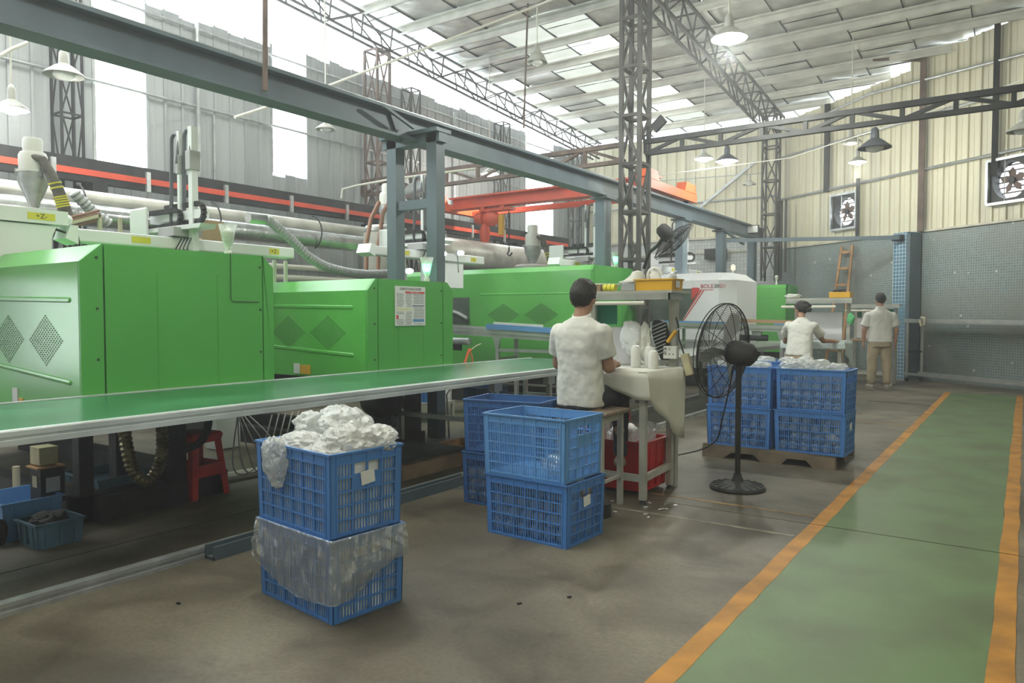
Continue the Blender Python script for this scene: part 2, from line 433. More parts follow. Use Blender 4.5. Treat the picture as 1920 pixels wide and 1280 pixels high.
# direction +y with the face towards +x: run from far to near so that local -y points into the hall
Ltot = 25.8
holes = [(19.8 - b, 19.8 - a, zl, EAVE + .2) for a, b, zl in WIN]
wall_run(wl, Vector((-11, -6, 0)), Vector((0, 1, 0)), 8.39, 0, lambda t: EAVE, .75, ('grey_panel', 'grey_panel_b'),
         holes=[(a + 6, b + 6, zl, EAVE + .2) for a, b, zl in WIN[:1]], name='sheet')
def lw(y0, y1, n, hole=None, z=EAVE, jit=.05):
    w_ = (y1 - y0) / n
    wall_run(wl, Vector((-11, y0, 0)), Vector((0, 1, 0)), y1 - y0, 0 if hole is None else 0, (lambda t: z) if hole is None else (lambda t: hole), w_, ('grey_panel', 'grey_panel_b'), jitter=jit, name='sheet')
lw(2.39, 3.15, 3, hole=3.4); lw(3.15, 5.39, 8); lw(5.39, 6.13, 3, hole=3.40, jit=.0); lw(6.13, 8.43, 8, z=6.02)
lw(8.43, 9.17, 3, hole=3.84, jit=.04); lw(9.17, 16.48, 26, z=6.15, jit=.04); lw(16.48, 17.85, 4, hole=3.33, jit=0); lw(17.85, 19.8, 7, z=6.1)
for i, (a, b, zl) in enumerate(WIN):
    wz = EAVE if i not in (2,) else EAVE
    mb = MB(); mb.bx(-11.06, -11.045, a, b, zl, wz); o = structure(mb.build('window_%d' % (i + 1), 'daylight_sheet'))
    f = MB()
    for y in (a - .015, b + .015): f.bx(-11.03, -10.985, y - .02, y + .02, zl, wz)
    f.build('window_frame', 'galvanised', o)
# horizontal rails fixed to the left wall
r = MB()
for z in (4.66, 5.88, 2.2): r.tube([(-10.93, -5, z), (-10.93, 19.7, z)], .022, 8)
structure(r.build('trim_1', 'galvanised'))
r = MB()
for y in (6.95, 3.9, 13.4): r.tube([(-10.92, y, 0), (-10.92, y, 6.0)], .035, 8)
for y in (7.25, 12.2): r.tube([(-10.95, y, 0), (-10.95, y, 4.6)], .02, 8)
structure(r.build('trim_2', 'galvanised'))

# back wall: cream ribbed sheets over white tiles
wb = MB(); wb.bx(-11.2, -5.3, 19.8, 19.95, 0, 3.42); wbk = structure(wb.build('wall_back', 'tile_white', uvs=((1, 0, 0), (0, 0, 1))))
wall_run(wbk, Vector((-11, 19.82, 0)), Vector((1, 0, 0)), 5.66, 3.42, lambda t: 6.33, .283, ('beige_panel', 'beige_panel_b'), jitter=.03, name='sheet')
tr = MB(); tr.bx(-11, -5.4, 19.72, 19.82, 3.40, 3.46); tr.bx(-11, -5.4, 19.76, 19.81, 3.02, 3.07); structure(tr.build('trim_3', 'trim_cream'))
# slanted wall: cream sheets over blue-grey mosaic
ws = MB(); a, b = wpt(T0 + .1), wpt(-8.5)
q = WN * -.15
ws.add([a, b, b + q, a + q] + [p + Vector((0, 0, 3.03)) for p in (a, b, b + q, a + q)], [(0, 1, 2, 3), (4, 5, 6, 7), (0, 1, 5, 4), (1, 2, 6, 5), (2, 3, 7, 6), (3, 0, 4, 7)])
wsl = structure(ws.build('wall_right', 'tile_blue_grey', uvs=(tuple(WD), (0, 0, 1))))
# exhaust fan openings in t along the wall
FANS = [(4.20, .76, 3.72), (.30, .80, 3.78)]
def top_s(t): return zr(wpt(t).y) - .03 - (.14 if 2.6 < t < 6.6 else 0)
def slant_holes(t0, t1):
    return [(T0 - (c + hw / 2), T0 - (c - hw / 2), zc - .42, zc + .42) for c, hw, zc in FANS]
# sheets from the corner outwards (local x = -WD so that local -y faces the hall)
p0 = wpt(T0, 0, -.02); d_ = -WD
segs = []
t = T0
edges = [T0, FANS[0][0] + .38, FANS[0][0] - .38, FANS[1][0] + .40, FANS[1][0] - .40, -8.4]
for i in range(5):
    ta, tb = edges[i], edges[i + 1]; L_ = ta - tb; n_ = max(1, round(L_ / .255))
    base = wpt(ta, 0, -.02)
    if i in (1, 3):
        zc = FANS[0][2] if i == 1 else FANS[1][2]
        wall_run(wsl, base, d_, L_, 3.03, lambda s: zc - .42, L_ / n_, ('beige_panel', 'beige_panel_b'), name='sheet')
        wall_run(wsl, base, d_, L_, zc + .42, lambda s, ta=ta: top_s(ta - s), L_ / n_, ('beige_panel', 'beige_panel_b'), name='sheet')
    else:
        wall_run(wsl, base, d_, L_, 3.03, lambda s, ta=ta: top_s(ta - s), L_ / n_, ('beige_panel', 'beige_panel_b'), jitter=.012, name='sheet')
def wbar(mb, t0, t1, z0, z1, w, off=.05, h=None): mb.bar(wpt(t0, z0, off), wpt(t1, z1, off), w, h or w)
g = MB(); wbar(g, T0, -8, 3.05, 3.05, .06, .02, .04); structure(g.build('trim_4', 'trim_cream'))
g = MB()
g.tube([wpt(T0, 5.37, .07), wpt(-8, 5.37, .07)], .03, 8); g.tube([wpt(T0, 4.30, .07), wpt(-8, 4.30, .07)], .03, 8)
g.tube([wpt(5.2, 6.05, .1), wpt(3.5, 6.2, .1), wpt(-2, 5.8, .1), wpt(-8, 5.5, .1)], .03, 8)
structure(g.build('trim_5', 'galvanised'))
g = MB(); g.tube([(-11, 19.72, 4.42), (-5.4, 19.72, 4.42)], .028, 8); g.tube([(-10.8, 19.7, 5.2), (-5.4, 19.7, 5.02)], .01, 6)
g.bar((-8.6, 19.7, 3.4), (-5.9, 19.7, 5.35), .07, .07); structure(g.build('trim_6', 'galvanised'))
# posts on the slanted wall
for i, (t, z0, z1, w_) in enumerate(((2.13, 3.04, 6.62, .11), (4.74, 4.25, 6.3, .11), (.57, 3.9, 6.65, .10), (4.0 - .22, 3.1, 4.4, .07))):
    g = MB(); g.bar(wpt(t, z0, .1), wpt(t, z1, .1), w_); structure(g.build('trim_%d' % (7 + i), 'rust_steel' if i == 0 else 'dark_steel'))
g = MB(); g.bar(wpt(2.13, 6.5, .1), wpt(2.13, 6.5, .1) + Vector((-.9, -.25, .12)), .06); g.build('bracket', 'rust_steel', bpy.data.objects['trim_7'])
# tiled pillar standing out of the wall
g = MB(); pc_ = wpt(2.42, 0, .16)
g.box((pc_.x, pc_.y, 1.52), (.36, .30, 3.04), RZ(math.atan2(WD.y, WD.x))); pil = structure(g.build('pillar', 'tile_pillar', uvs=((WD.x, WD.y, 0), (0, 0, 1))))
g = MB(); g.box(tuple(wpt(2.19, 1.5, .20)), (.09, .30, 3.0), RZ(math.atan2(WD.y, WD.x))); g.build('corner', 'blue_grey_steel', pil)
# enclosing walls behind and beside the camera
g = MB(); g.bx(-11.2, 8, -6.2, -6, 0, 8.2); structure(g.build('wall_front', 'beige_panel_b'))
g = MB(); g.bx(6.9, 7.1, -6, 12, 0, 8.2); structure(g.build('wall_side', 'beige_panel'))
g = MB(); g.bx(-11.0, 7, 19.75, 19.8, 0, .12); 

# ================================================================== ROOF
rf = empty_structure('ceiling', (0, 0, 0)); rf.name = 'ceiling'
SK = lambda cx, y: (cx < -9.6 and not (noise.noise(Vector((cx, y * .7, 9))) > .25)) or (-8.75 < cx < -7.0 and y > 11 and noise.noise(Vector((cx * .9, y * .8, 3))) > -.22)
mat('skylight_sheet', (.7, .75, .75), .5, emit=(.93, 1, .94), estr=2.2)
mat('skylight_dim', (.5, .52, .5), .5, vary=.3, emit=(.9, 1, .90), estr=.7)
def roof_mesh(m, seed):
    rnd = random.Random(seed)
    mb = MB(); nx, ny = 5, 4; zz = [[rnd.uniform(-.012, .012) for _ in range(ny + 1)] for _ in range(nx + 1)]
    pts = lambda u, v: (u * .985, v * 1.0, .03 - .018 * math.sin(PI * v) + zz[round(u * nx)][round(v * ny)] * (0 < u < 1))
    mb.grid(pts, nx, ny); k = len(mb.v)
    mb.add([(0, 0, .07), (.985, 0, .07), (.985, 1, .07), (0, 1, .07)], [(0, 3, 2, 1)])
    nf = len(mb.f); mb.box((.0, .5, .012), (.014, 1, .045))
    if seed % 2: mb.box((.5, .52 + .1 * rnd.random(), .012), (.97, .008, .02))
    o = mb.build('roof_sheet', m, smooth=False); d = o.data; bpy.data.objects.remove(o); d.materials.append(MATS['dark_steel'])
    for i, p in enumerate(d.polygons):
        if i >= nf: p.material_index = 1
    return d
RM = {('roof_sheet', i): roof_mesh('roof_sheet', i) for i in range(4)}
RM.update({('roof_sheet_b', i): roof_mesh('roof_sheet_b', 10 + i) for i in range(4)})
RM.update({('skylight_sheet', i): roof_mesh('skylight_sheet', 20 + i) for i in range(2)})
RM.update({('skylight_dim', i): roof_mesh('skylight_dim', 30 + i) for i in range(2)})
rng = random.Random(5); tilt = math.atan(-.07)
y = 8.0
while y < 19.9:
    x = -10.9
    while x < 4.2:
        cx = x + .49
        if wpt(0).y and not (y > 16.9 + max(0, -x) * .703 and x > -5.6):
            if SK(cx, y): key = ('skylight_sheet' if rng.random() < .62 else 'skylight_dim', rng.randint(0, 1))
            else: key = ('roof_sheet' if rng.random() < .6 else 'roof_sheet_b', rng.randint(0, 3))
            share('sheet', RM[key], rf, (x, y, zr(y) + rng.uniform(0, .012)), (tilt + rng.uniform(-.004, .004), 0, 0))
        x += 1.0
    y += 1.0
big = MB(); big.add([(-11.3, -7, zr(-7)), (8, -7, zr(-7)), (8, 8, zr(8)), (-11.3, 8, zr(8)), (-11.3, -7, zr(-7) + .08), (8, -7, zr(-7) + .08), (8, 8, zr(8) + .08), (-11.3, 8, zr(8) + .08)],
                    [(0, 1, 2, 3), (4, 5, 6, 7), (0, 1, 5, 4), (1, 2, 6, 5), (2, 3, 7, 6), (3, 0, 4, 7)])
big.build('near_roof', 'roof_sheet', rf)
big = MB(); big.add([(4.1, 8, zr(8)), (8, 8, zr(8)), (8, 20, zr(20)), (4.1, 20, zr(20)), (4.1, 8, zr(8) + .1), (8, 8, zr(8) + .1), (8, 20, zr(20) + .1), (4.1, 20, zr(20) + .1)],
                    [(0, 1, 2, 3), (4, 5, 6, 7), (0, 1, 5, 4), (1, 2, 6, 5), (2, 3, 7, 6), (3, 0, 4, 7)])
big.build('side_roof', 'roof_sheet_b', rf)
# purlins across the hall
y = 8.0
pm = None
while y < 19.6:
    xr = 4.2 if y < 16 else -(y - 16.1) / .703 + .2
    mb = MB(); z = zr(y) - .05
    mb.bx(-10.5, xr, y - .06, y + .06, z + .02, z + .05); mb.bx(-10.5, xr, y + .045, y + .06, z - .10, z + .03); mb.bx(-10.5, xr, y - .02, y + .06, z - .10, z - .085)
    mb.build('purlin', 'purlin_paint', rf); y += 1.0

# ================================================================== TRUSSES AND LATTICE COLUMNS
def lattice_column(name, label, x, y, z0, z1, w, m, step=.62, ch=.05, group=None, wy=None):
    wy = wy or w
    t = thing(name, label, 'column', (x, y, z0), group)
    for sx in (-1, 1):
        for sy in (-1, 1):
            b = MB(); b.bx(x + sx * w / 2 - ch / 2, x + sx * w / 2 + ch / 2, y + sy * wy / 2 - ch / 2, y + sy * wy / 2 + ch / 2, z0, z1); b.build('chord', m, t)
    n = int((z1 - z0) / step); s = (z1 - z0) / n
    for i in range(n):
        z = z0 + i * s; zz = z + s
        c = [(-1, -1), (1, -1), (1, 1), (-1, 1)]
        b = MB()
        for k in range(4):
            p, q_ = c[k], c[(k + 1) % 4]
            P_ = Vector((x + p[0] * w / 2, y + p[1] * wy / 2, zz)); Q_ = Vector((x + q_[0] * w / 2, y + q_[1] * wy / 2, zz))
            b.bar(P_, Q_, ch * .75)
        b.build('tie_frame', m, t)
        for k in range(4):
            p, q_ = c[k], c[(k + 1) % 4]
            if i % 2: p, q_ = q_, p
            b = MB(); b.bar(Vector((x + p[0] * w / 2, y + p[1] * wy / 2, z)), Vector((x + q_[0] * w / 2, y + q_[1] * wy / 2, zz)), ch * .55); b.build('diagonal', m, t)
    return t
lattice_column('lattice_column', 'tall dark lattice column rising to the roof behind the packing desk', -4.98, 10.5, 0, zr(10.5) - .55, .30, 'truss_steel', .66, .06, wy=.34)
for i, (y, m) in enumerate(((4.88, 'dark_steel'), (10.6, 'rust_steel'), (11.7, 'truss_steel'), (15.0, 'truss_steel'), (18.6, 'truss_steel'))):
    nm = ['beside the first tall bright window strip', 'pinkish rusty, in front of the grey wall behind the double steel post', 'grey, just right of the rusty one on the grey wall',
          'behind the orange overhead crane', 'at the far end of the grey wall near the corner'][i]
    lattice_column('lattice_column', 'slim lattice column on the grey wall, ' + nm, -10.7 + (.12 if i == 1 else 0), y, 0, 6.05 if i != 1 else 6.5, .27 if i != 1 else .34, m, 1.0, .03 if i != 1 else .045)
lattice_column('lattice_column', 'lattice column standing in the far corner left of the ladder', -5.35, 19.2, 2.2, zr(19.2) - .1, .34, 'truss_steel', .75, .045)

def truss_run(name, label, p, q, hgt, m, bay, wid=0, ch=.045, cat='truss', diag=True):
    p, q = Vector(p), Vector(q); d = (q - p); L_ = d.length; d.normalize(); t = thing(name, label, cat, tuple(p))
    side = d.cross(Vector((0, 0, 1))).normalized() * wid / 2; dn = Vector((0, 0, -hgt))
    tops = [p + side, p - side] if wid else [p]
    for o_ in tops:
        b = MB(); b.bar(o_, o_ + d * L_, ch); b.build('top_chord', m, t)
    for o_ in ([p + side * .6, p - side * .6] if wid > .2 else [p]):
        b = MB(); b.bar(o_ + dn, o_ + dn + d * L_, ch); b.build('bottom_chord', m, t)
    n = int(L_ / bay)
    for i in range(n + 1):
        a = p + d * (i * bay)
        b = MB()
        b.bar(a + side, a + dn + side * .6, ch * .6)
        if wid: b.bar(a - side, a + dn - side * .6, ch * .6); b.bar(a + side, a - side, ch * .5)
        b.build('web_post', m, t)
        if i < n:
            e = p + d * ((i + 1) * bay); b = MB()
            f_, g_ = (a, e + dn) if i % 2 else (a + dn, e)
            b.bar(f_ + side * .8, g_ + side * .8, ch * .6)
            if wid: b.bar(f_ - side * .8, g_ - side * .8, ch * .6)
            b.build('web_diagonal', m, t)
    return t
truss_run('eave_truss', 'slim lattice truss along the bright gap above the grey wall', (-10.5, 3.0, zr(3) - .12), (-10.5, 19.5, zr(19.5) - .12), .42, 'truss_steel', .78, .34, .04)
truss_run('roof_truss', 'dark lattice roof truss running to the far corner above the round lamp', (-5.05, 8.0, zr(8) - .18), (-5.3, 19.4, zr(19.4) - .18), .45, 'truss_steel', .62, .42, .045)
def flat_truss(label, x0, x1, y, zt, zb, bay, m='dark_steel'):
    t = thing('cross_truss', label, 'truss', (x0, y, zb))
    b = MB(); b.bx(x0, x1, y - .04, y + .04, zt - .035, zt + .035); b.build('top_chord', m, t)
    b = MB(); b.bx(x0, x1, y - .04, y + .04, zb - .03, zb + .03); b.build('bottom_chord', m, t)
    x = x0; i = 0
    while x < x1 - .05:
        b = MB(); b.bar((x, y, zb), (x, y, zt), .055); b.build('web_post', m, t)
        nx = min(x + bay, x1); b = MB()
        b.bar((x, y, zt if i % 2 else zb), (nx, y, zb if i % 2 else zt), .045); b.build('web_diagonal', m, t)
        x = nx; i += 1
flat_truss('dark horizontal truss running from the tall lattice column to the right edge', -4.8, .9, 10.5, 3.97, 3.79, .58)
flat_truss('dark horizontal truss between the tall lattice column and the grey wall', -10.9, -5.15, 10.5, 3.98, 3.72, .72, 'rust_steel')

# ================================================================== CRANE RUNWAY
def ibeam_prof(x, z0, z1, wf=.22, tf=.03, tw=.02):
    h = wf / 2; k = tw / 2
    return [(x - h, z0), (x + h, z0), (x + h, z0 + tf), (x + k, z0 + tf), (x + k, z1 - tf), (x + h, z1 - tf), (x + h, z1), (x - h, z1), (x - h, z1 - tf), (x - k, z1 - tf), (x - k, z0 + tf), (x - h, z0 + tf)]
rb = thing('runway_beam', 'long blue-grey steel I-beam crossing overhead from the top left corner, on grey posts', 'beam', (-5.55, 8, 0))
g = MB(); g.prism(ibeam_prof(-5.55, 3.215, 3.5), -4, 19.0, 'y'); g.build('i_beam', 'blue_grey_steel', rb)
g = MB(); g.bx(-5.575, -5.525, -4, 18.9, 3.5, 3.54); g.build('crane_rail', 'galvanised', rb)
for y in (10.55, 13.8, 16.1, 18.35):
    g = MB(); g.prism([(-5.63, y - .12), (-5.47, y - .12), (-5.47, y + .12), (-5.63, y + .12)], 0, 3.2, 'z'); g.build('post', 'blue_grey_steel' if y != 13.8 else 'light_blue_steel', rb)
    g = MB(); g.bx(-5.7, -5.4, y - .17, y + .17, 3.17, 3.2); g.build('cap_plate', 'blue_grey_steel', rb)
for x in (-5.27, -5.86):
    g = MB()
    g.bx(x - .07, x + .07, 6.08, 6.22, 0, 3.29); g.build('post', 'blue_grey_steel', rb)
g = MB(); g.bx(-6.0, -5.15, 6.03, 6.27, 3.29, 3.33); g.bx(-5.99, -5.16, 6.08, 6.22, 3.19, 3.29); g.build('cap_plate', 'blue_grey_steel', rb)
g = MB(); g.bx(-5.8, -5.33, 6.1, 6.2, 2.50, 2.6); g.build('cross_bar', 'blue_grey_steel', rb)
g = MB(); g.bar((-5.52, 5.9, 3.2), (-5.52, 5.75, 3.48), .02, .1); g.bar((-5.4, 5.5, 3.46), (-5.4, 5.95, 3.33), .03); g.build('gusset', 'blue_grey_steel', rb)
g = MB(); g.bar((-5.45, 15.9, 3.2), (-5.4, 17.2, 2.98), .05); g.build('brace', 'blue_grey_steel', rb)
hp = thing('tie_rail', 'thin grey horizontal steel rail between the last grey post and the tiled pillar', 'rail', (-3.8, 17.4, 3.0))
g = MB(); g.bar((-5.5, 16.2, 2.98), tuple(wpt(2.35, 2.93, .4)), .05, .08); g.build('rail', 'blue_grey_steel', hp)
g = MB(); g.box(tuple(wpt(2.42, 2.93, .38)), (.22, .1, .12), RZ(math.atan2(WD.y, WD.x))); g.build('end_bracket', 'dark_steel', hp)

wr = thing('wall_runway', 'dark steel runway with an orange-red strip along the grey wall', 'rail', (-10.35, 8, 3.1))
g = MB(); g.bx(-10.45, -10.3, -4, 17.6, 3.11, 3.42); g.build('runway', 'dark_steel', wr)
g = MB(); g.bx(-10.3, -10.27, -4, 17.5, 3.19, 3.27); g.build('busbar', 'red_orange_strip', wr)
y = -3
while y < 17:
    g = MB(); g.bx(-10.30, -10.255, y - .03, y + .03, 3.08, 3.36); g.build('clip', 'galvanised', wr)
    y += 1.25
for y in (5.1, 10.4, 15.2):
    g = MB(); g.bx(-10.75, -10.3, y - .1, y + .1, 2.95, 3.11); g.build('bracket', 'dark_steel', wr)

cr = thing('overhead_crane', 'orange-red overhead travelling crane bridging the hall behind the blue-grey beam', 'crane', (-8, 12.6, 3.5))
g = MB()
def iy(y, z0, z1, wf=.22, tf=.03, tw=.02): return [(b - (-0) , c) for b, c in [(y + p - 0, q) for p, q in [(a[0], a[1]) for a in ibeam_prof(0, z0, z1, wf, tf, tw)]]]
g.prism(iy(12.6, 3.60, 3.86, .3), -10.3, -5.5, 'x'); g.build('bridge_girder', 'orange_crane', cr)
g = MB(); g.bx(-10.4, -5.5, 13.25, 13.35, 3.55, 3.66); g.build('side_girder', 'orange_crane', cr)
for x in (-5.5, -10.37):
    g = MB(); g.bx(x - .09, x + .09, 11.85, 14.25, 3.56, 3.72); g.build('end_carriage', 'bright_orange', cr)
    for y in (12.1, 13.9):
        g = MB(); g.prism([(y - .3, 3.72), (y + .3, 3.72), (y + .22, 3.86), (y + .3, 3.88), (y - .22, 3.9), (y - .22, 3.86)], x - .1, x + .1, 'x'); g.build('corner_bracket', 'bright_orange', cr)
        g = MB(); g.cyl((x - .05, y, 3.56), (x + .05, y, 3.56), .05, 12); g.build('wheel', 'dark_steel', cr)
ho = thing('chain_hoist', 'orange electric chain hoist hanging below the crane girder', 'hoist', (-9.214, 12.6, 3.776))
hx = -9.214
g = MB(); g.ell((hx - .05, 12.6, 3.36), (.22, .13, .16)); g.cyl((hx - .25, 12.6, 3.38), (hx - .42, 12.6, 3.38), .13, 14); g.build('motor', 'orange_crane', ho, smooth=True)
g = MB(); g.bx(hx - .3, hx + .5, 12.5, 12.7, 3.50, 3.56); g.cyl((hx - .2, 12.48, 3.57), (hx - .2, 12.72, 3.57), .06); g.cyl((hx + .3, 12.48, 3.57), (hx + .3, 12.72, 3.57), .06); g.build('trolley', 'orange_crane', ho)
g = MB(); g.ell((hx - .22, 12.6, 3.05), (.12, .1, .24)); g.build('chain_bag', 'orange_crane', ho, smooth=True)
g = MB(); g.bx(hx + .16, hx + .26, 12.55, 12.65, 3.0, 3.42); g.build('gear_case', 'yellow_plastic', ho, bevel=.01)
g = MB()
for k in range(16): g.box((hx + .4 + .004 * (k % 2), 12.6, 3.45 - k * .045), (.028, .014, .05), RZ((k % 2) * PI / 2))
g.build('chain', 'dark_steel', ho)
g = MB(); g.tube([(hx + .4, 12.6, 2.74), (hx + .4, 12.6, 2.66), (hx + .36, 12.6, 2.6), (hx + .42, 12.6, 2.56), (hx + .48, 12.6, 2.62)], .018, 8); g.build('hook', 'dark_steel', ho)

# ================================================================== INJECTION MOULDING MACHINES
def diamond(mb, fn, cx, cz, rx, rz, n, r):
    """grid of round holes in a diamond; fn maps (u, z) on the face to a point"""
    for i in range(-n, n + 1):
        for j in range(-n, n + 1):
            if abs(i) + abs(j) > n or (i + j) % 2: continue
            c = Vector(fn(cx + rx * i / n, cz + rz * j / n)); k = len(mb.v)
            for a in range(6): mb.v.append((c.x + r * math.cos(a * PI / 3), c.y - .0015, c.z + r * math.sin(a * PI / 3)))
            mb.v.append((c.x, c.y + .004, c.z))
            mb.f.append(tuple(range(k, k + 6)))
def machine(label, x0, y0, y1, zt, zb, L, cl=(.14, .12), crr=(.10, .09), seams=(.15, .10), mside='green_paint', mend='green_panel'):
    t = thing('moulding_machine', label, 'machine', (x0, (y0 + y1) / 2, 0))
    pr = [(y0, zb), (y1, zb), (y1, zt - crr[1]), (y1 - crr[0], zt), (y0 + cl[0], zt), (y0, zt - cl[1])]
    g = MB(); g.prism(pr, x0 - L, x0 - .022, 'x'); g.build('hood', mside, t)
    g = MB(); ya, yb = y0 + seams[0], y1 - seams[1]; e = .006
    g.prism([(y0, zb), (ya - e, zb), (ya - e, zt if ya > y0 + cl[0] else zt), (y0 + cl[0], zt), (y0, zt - cl[1])], x0 - .025, x0, 'x'); g.build('edge_cover', mend, t)
    g = MB(); g.bx(x0 - .025, x0, ya + e, yb - e, zb, zt); g.build('end_cover', mend, t)
    g = MB(); g.prism([(yb + e, zb), (y1, zb), (y1, zt - crr[1]), (y1 - crr[0], zt), (yb + e, zt)], x0 - .025, x0, 'x'); g.build('edge_cover', mend, t)
    g = MB(); g.bx(x0 - .03, x0 - .02, y0 + .01, y1 - .01, zb + .01, zt - .15); g.build('seam', 'seam', t)
    for yy in (ya - .045, yb + .02 - .045):
        for z in (zt - .09, zt - .42, zt - .75):
            g = MB(); g.cyl((x0 - .002, yy, z), (x0 + .004, yy, z), .009, 8); g.build('bolt', 'seam', t)
    for fy in (.30, .68):
        yy = ya + (yb - ya) * fy; g = MB(); g.bx(x0 - .002, x0 + .003, yy - .006, yy + .006, zb, zt - .16); g.build('pressed_rib', mend, t)
    g = MB(); g.bx(x0 - L, x0 - .08, y0 + .12, y1 - .12, zb - .14, zb); g.build('underframe', 'soft_black', t)
    g = MB(); g.bx(x0 - L, x0 - .02, y0 - .04, y0 + .10, 0, .17); g.bx(x0 - L, x0 - .02, y1 - .55, y1 - .42, 0, .17); g.bx(x0 - .14, x0 - .02, y0 - .04, y1 - .45, 0, .17); g.build('base_frame', 'dark_steel', t)
    return t
def groove(t, x0, z0, x1, z1, y, m, r=.018):
    g = MB(); g.tube([(x0, y, z0), (x1, y, z1)], r, 8); g.ell((x1, y, z1), (r, r, r), nu=8, nv=6)
    for i, v in enumerate(g.v): g.v[i] = (v[0], y + (v[1] - y) * .55, v[2])
    return g.build('pressed_groove', m, t, smooth=True)
m1 = machine('green moulding machine cover nearest the camera, largest, at the left edge', -4.93, 2.30, 3.77, 1.80, .70, 3.3)
groove(m1, -6.9, 1.47, -5.07, 1.436, 2.30, 'green_paint'); groove(m1, -7.0, 1.03, -5.08, .90, 2.30, 'green_paint')
for cx in (-5.41, -5.985):
    g = MB(); diamond(g, lambda u, z: (u, 2.2985, z), cx, 1.168, .235, .165, 12, .0065); v = g.build('vent_holes', 'seam', m1); v['kind'] = 'stuff'
g = MB(); g.bx(-5.93, -5.85, 2.292, 2.30, .72, .82); g.build('label_plate', 'paper', m1); g = MB(); g.bx(-5.83, -5.77, 2.292, 2.30, .71, .755); g.build('label_plate', 'yellow_plastic', m1)
g = MB(); g.tube([(-4.926, 3.384, 1.805), (-4.926, 3.383, 1.461), (-4.926, 3.397, 1.441), (-4.926, 3.629, 1.44)], .003, 5); g.build('hatch_outline', 'seam', m1)
m2 = machine('green moulding machine cover with a white notice sheet, beside the double steel post', -4.93, 4.80, 6.02, 1.675, .74, 3.2, (.10, .11), (.09, .09), (.13, .16))
groove(m2, -7.0, 1.44, -5.14, 1.41, 4.8, 'green_paint'); groove(m2, -7.0, 1.05, -5.13, .965, 4.8, 'green_paint')
for cx in (-5.465, -6.045):
    g = MB(); diamond(g, lambda u, z: (u, 4.7985, z), cx, 1.168, .24, .155, 12, .0065); v = g.build('vent_holes', 'seam', m2); v['kind'] = 'stuff'
g = MB(); g.bx(-5.86, -5.72, 4.79, 4.80, .76, .85); g.build('label_plate', 'yellow_plastic', m2); g = MB(); g.bx(-5.96, -5.88, 4.79, 4.80, .76, .86); g.build('label_plate', 'paper', m2)
m3 = machine('long green moulding machine cover behind the seated worker and raised conveyor', -4.95, 9.10, 10.6, 2.04, .45, 4.6, (.05, .07), (.06, .05), (.055, .16))
groove(m3, -6.9, 1.652, -5.07, 1.645, 9.10, 'green_paint', .014)
for cx in (-6.47, -5.79):
    g = MB(); diamond(g, lambda u, z: (u, 9.0985, z), cx, 1.342, .30, .172, 13, .0085); v = g.build('vent_holes', 'seam', m3); v['kind'] = 'stuff'
g = MB(); g.bx(-7.6, -7.12, 9.085, 9.11, 1.19, 1.61); g.build('window_opening', 'glass_dark', m3)
g = MB(); g.tube([(-7.55, 9.06, 1.42), (-7.3, 9.06, 1.36), (-7.13, 9.06, 1.28)], .03, 8); g.build('hose', 'flex_hose', m3)
# white machine
mw = thing('moulding_machine', 'white moulding machine cover with red stripes and red maker name', 'machine', (-4.6, 14.1, 0))
lo = [(-8.2, 13.3), (-4.62, 13.3), (-4.36, 13.55), (-4.36, 14.75), (-8.2, 14.75)]
hi = [(-8.2, 13.42), (-4.66, 13.42), (-4.52, 13.62), (-4.52, 14.55), (-8.2, 14.55)]
g = MB(); vs = [(x, y, .35) for x, y in lo] + [(x, y, 1.98) for x, y in lo] + [(x, y, 2.12) for x, y in hi]
fs = [tuple(range(5)), tuple(range(10, 15))] + [(i + k * 5, (i + 1) % 5 + k * 5, (i + 1) % 5 + 5 + k * 5, i + 5 + k * 5) for k in (0, 1) for i in range(5)]
g.add(vs, fs); g.build('hood', 'white_paint', mw)
g = MB(); g.bx(-8.1, -4.45, 13.4, 14.7, .0, .35); g.build('base_frame', 'dark_steel', mw)
g = MB(); g.prism([(-6.4, 1.15), (-5.36, 1.15), (-4.98, 1.80), (-4.98, 1.83), (-5.04, 1.83), (-6.4, 1.83)], 13.285, 13.3, 'y'); g.build('window_pane', 'glass_dark', mw)
g = MB(); g.prism([(-5.13, 1.62), (-4.985, 1.78), (-4.975, 1.82), (-5.0, 1.845), (-5.13, 1.845)], 13.28, 13.29, 'y'); g.build('red_corner', 'red_print', mw)
g = MB(); g.prism([(-5.42, 1.15), (-5.385, 1.15), (-4.93, 1.80), (-4.965, 1.80)], 13.29, 13.3, 'y'); g.prism([(-5.36, 1.15), (-5.34, 1.15), (-4.885, 1.80), (-4.905, 1.80)], 13.29, 13.3, 'y')
g.bx(-4.965, -4.72, 13.29, 13.3, 1.795, 1.805); g.build('red_stripe', 'red_print', mw)
g = MB(); g.bx(-8.0, -4.64, 13.28, 13.3, .60, .88); g.build('grey_skirt', 'grey_paint', mw)
text('BOLE', 'maker_name', 'maroon_print', mw, (-4.84, 13.292, 1.865), (PI / 2, 0, 0), .105, .002)
text('300', 'maker_name', 'ink', mw, (-4.655, 13.292, 1.865), (PI / 2, 0, 0), .10, .002, sx=.7)
text('EKH', 'maker_name', 'maroon_print', mw, (-4.545, 13.292, 1.865), (PI / 2, 0, 0), .10, .002, sx=.55)
m5 = machine('small green moulding machine cover farthest away, right of the white machine', -4.4, 17.1, 18.1, 2.02, .5, 1.9, (.10, .07), (.03, .03), (.02, .06))
groove(m5, -5.9, 1.74, -4.66, 1.735, 17.1, 'green_paint', .012)

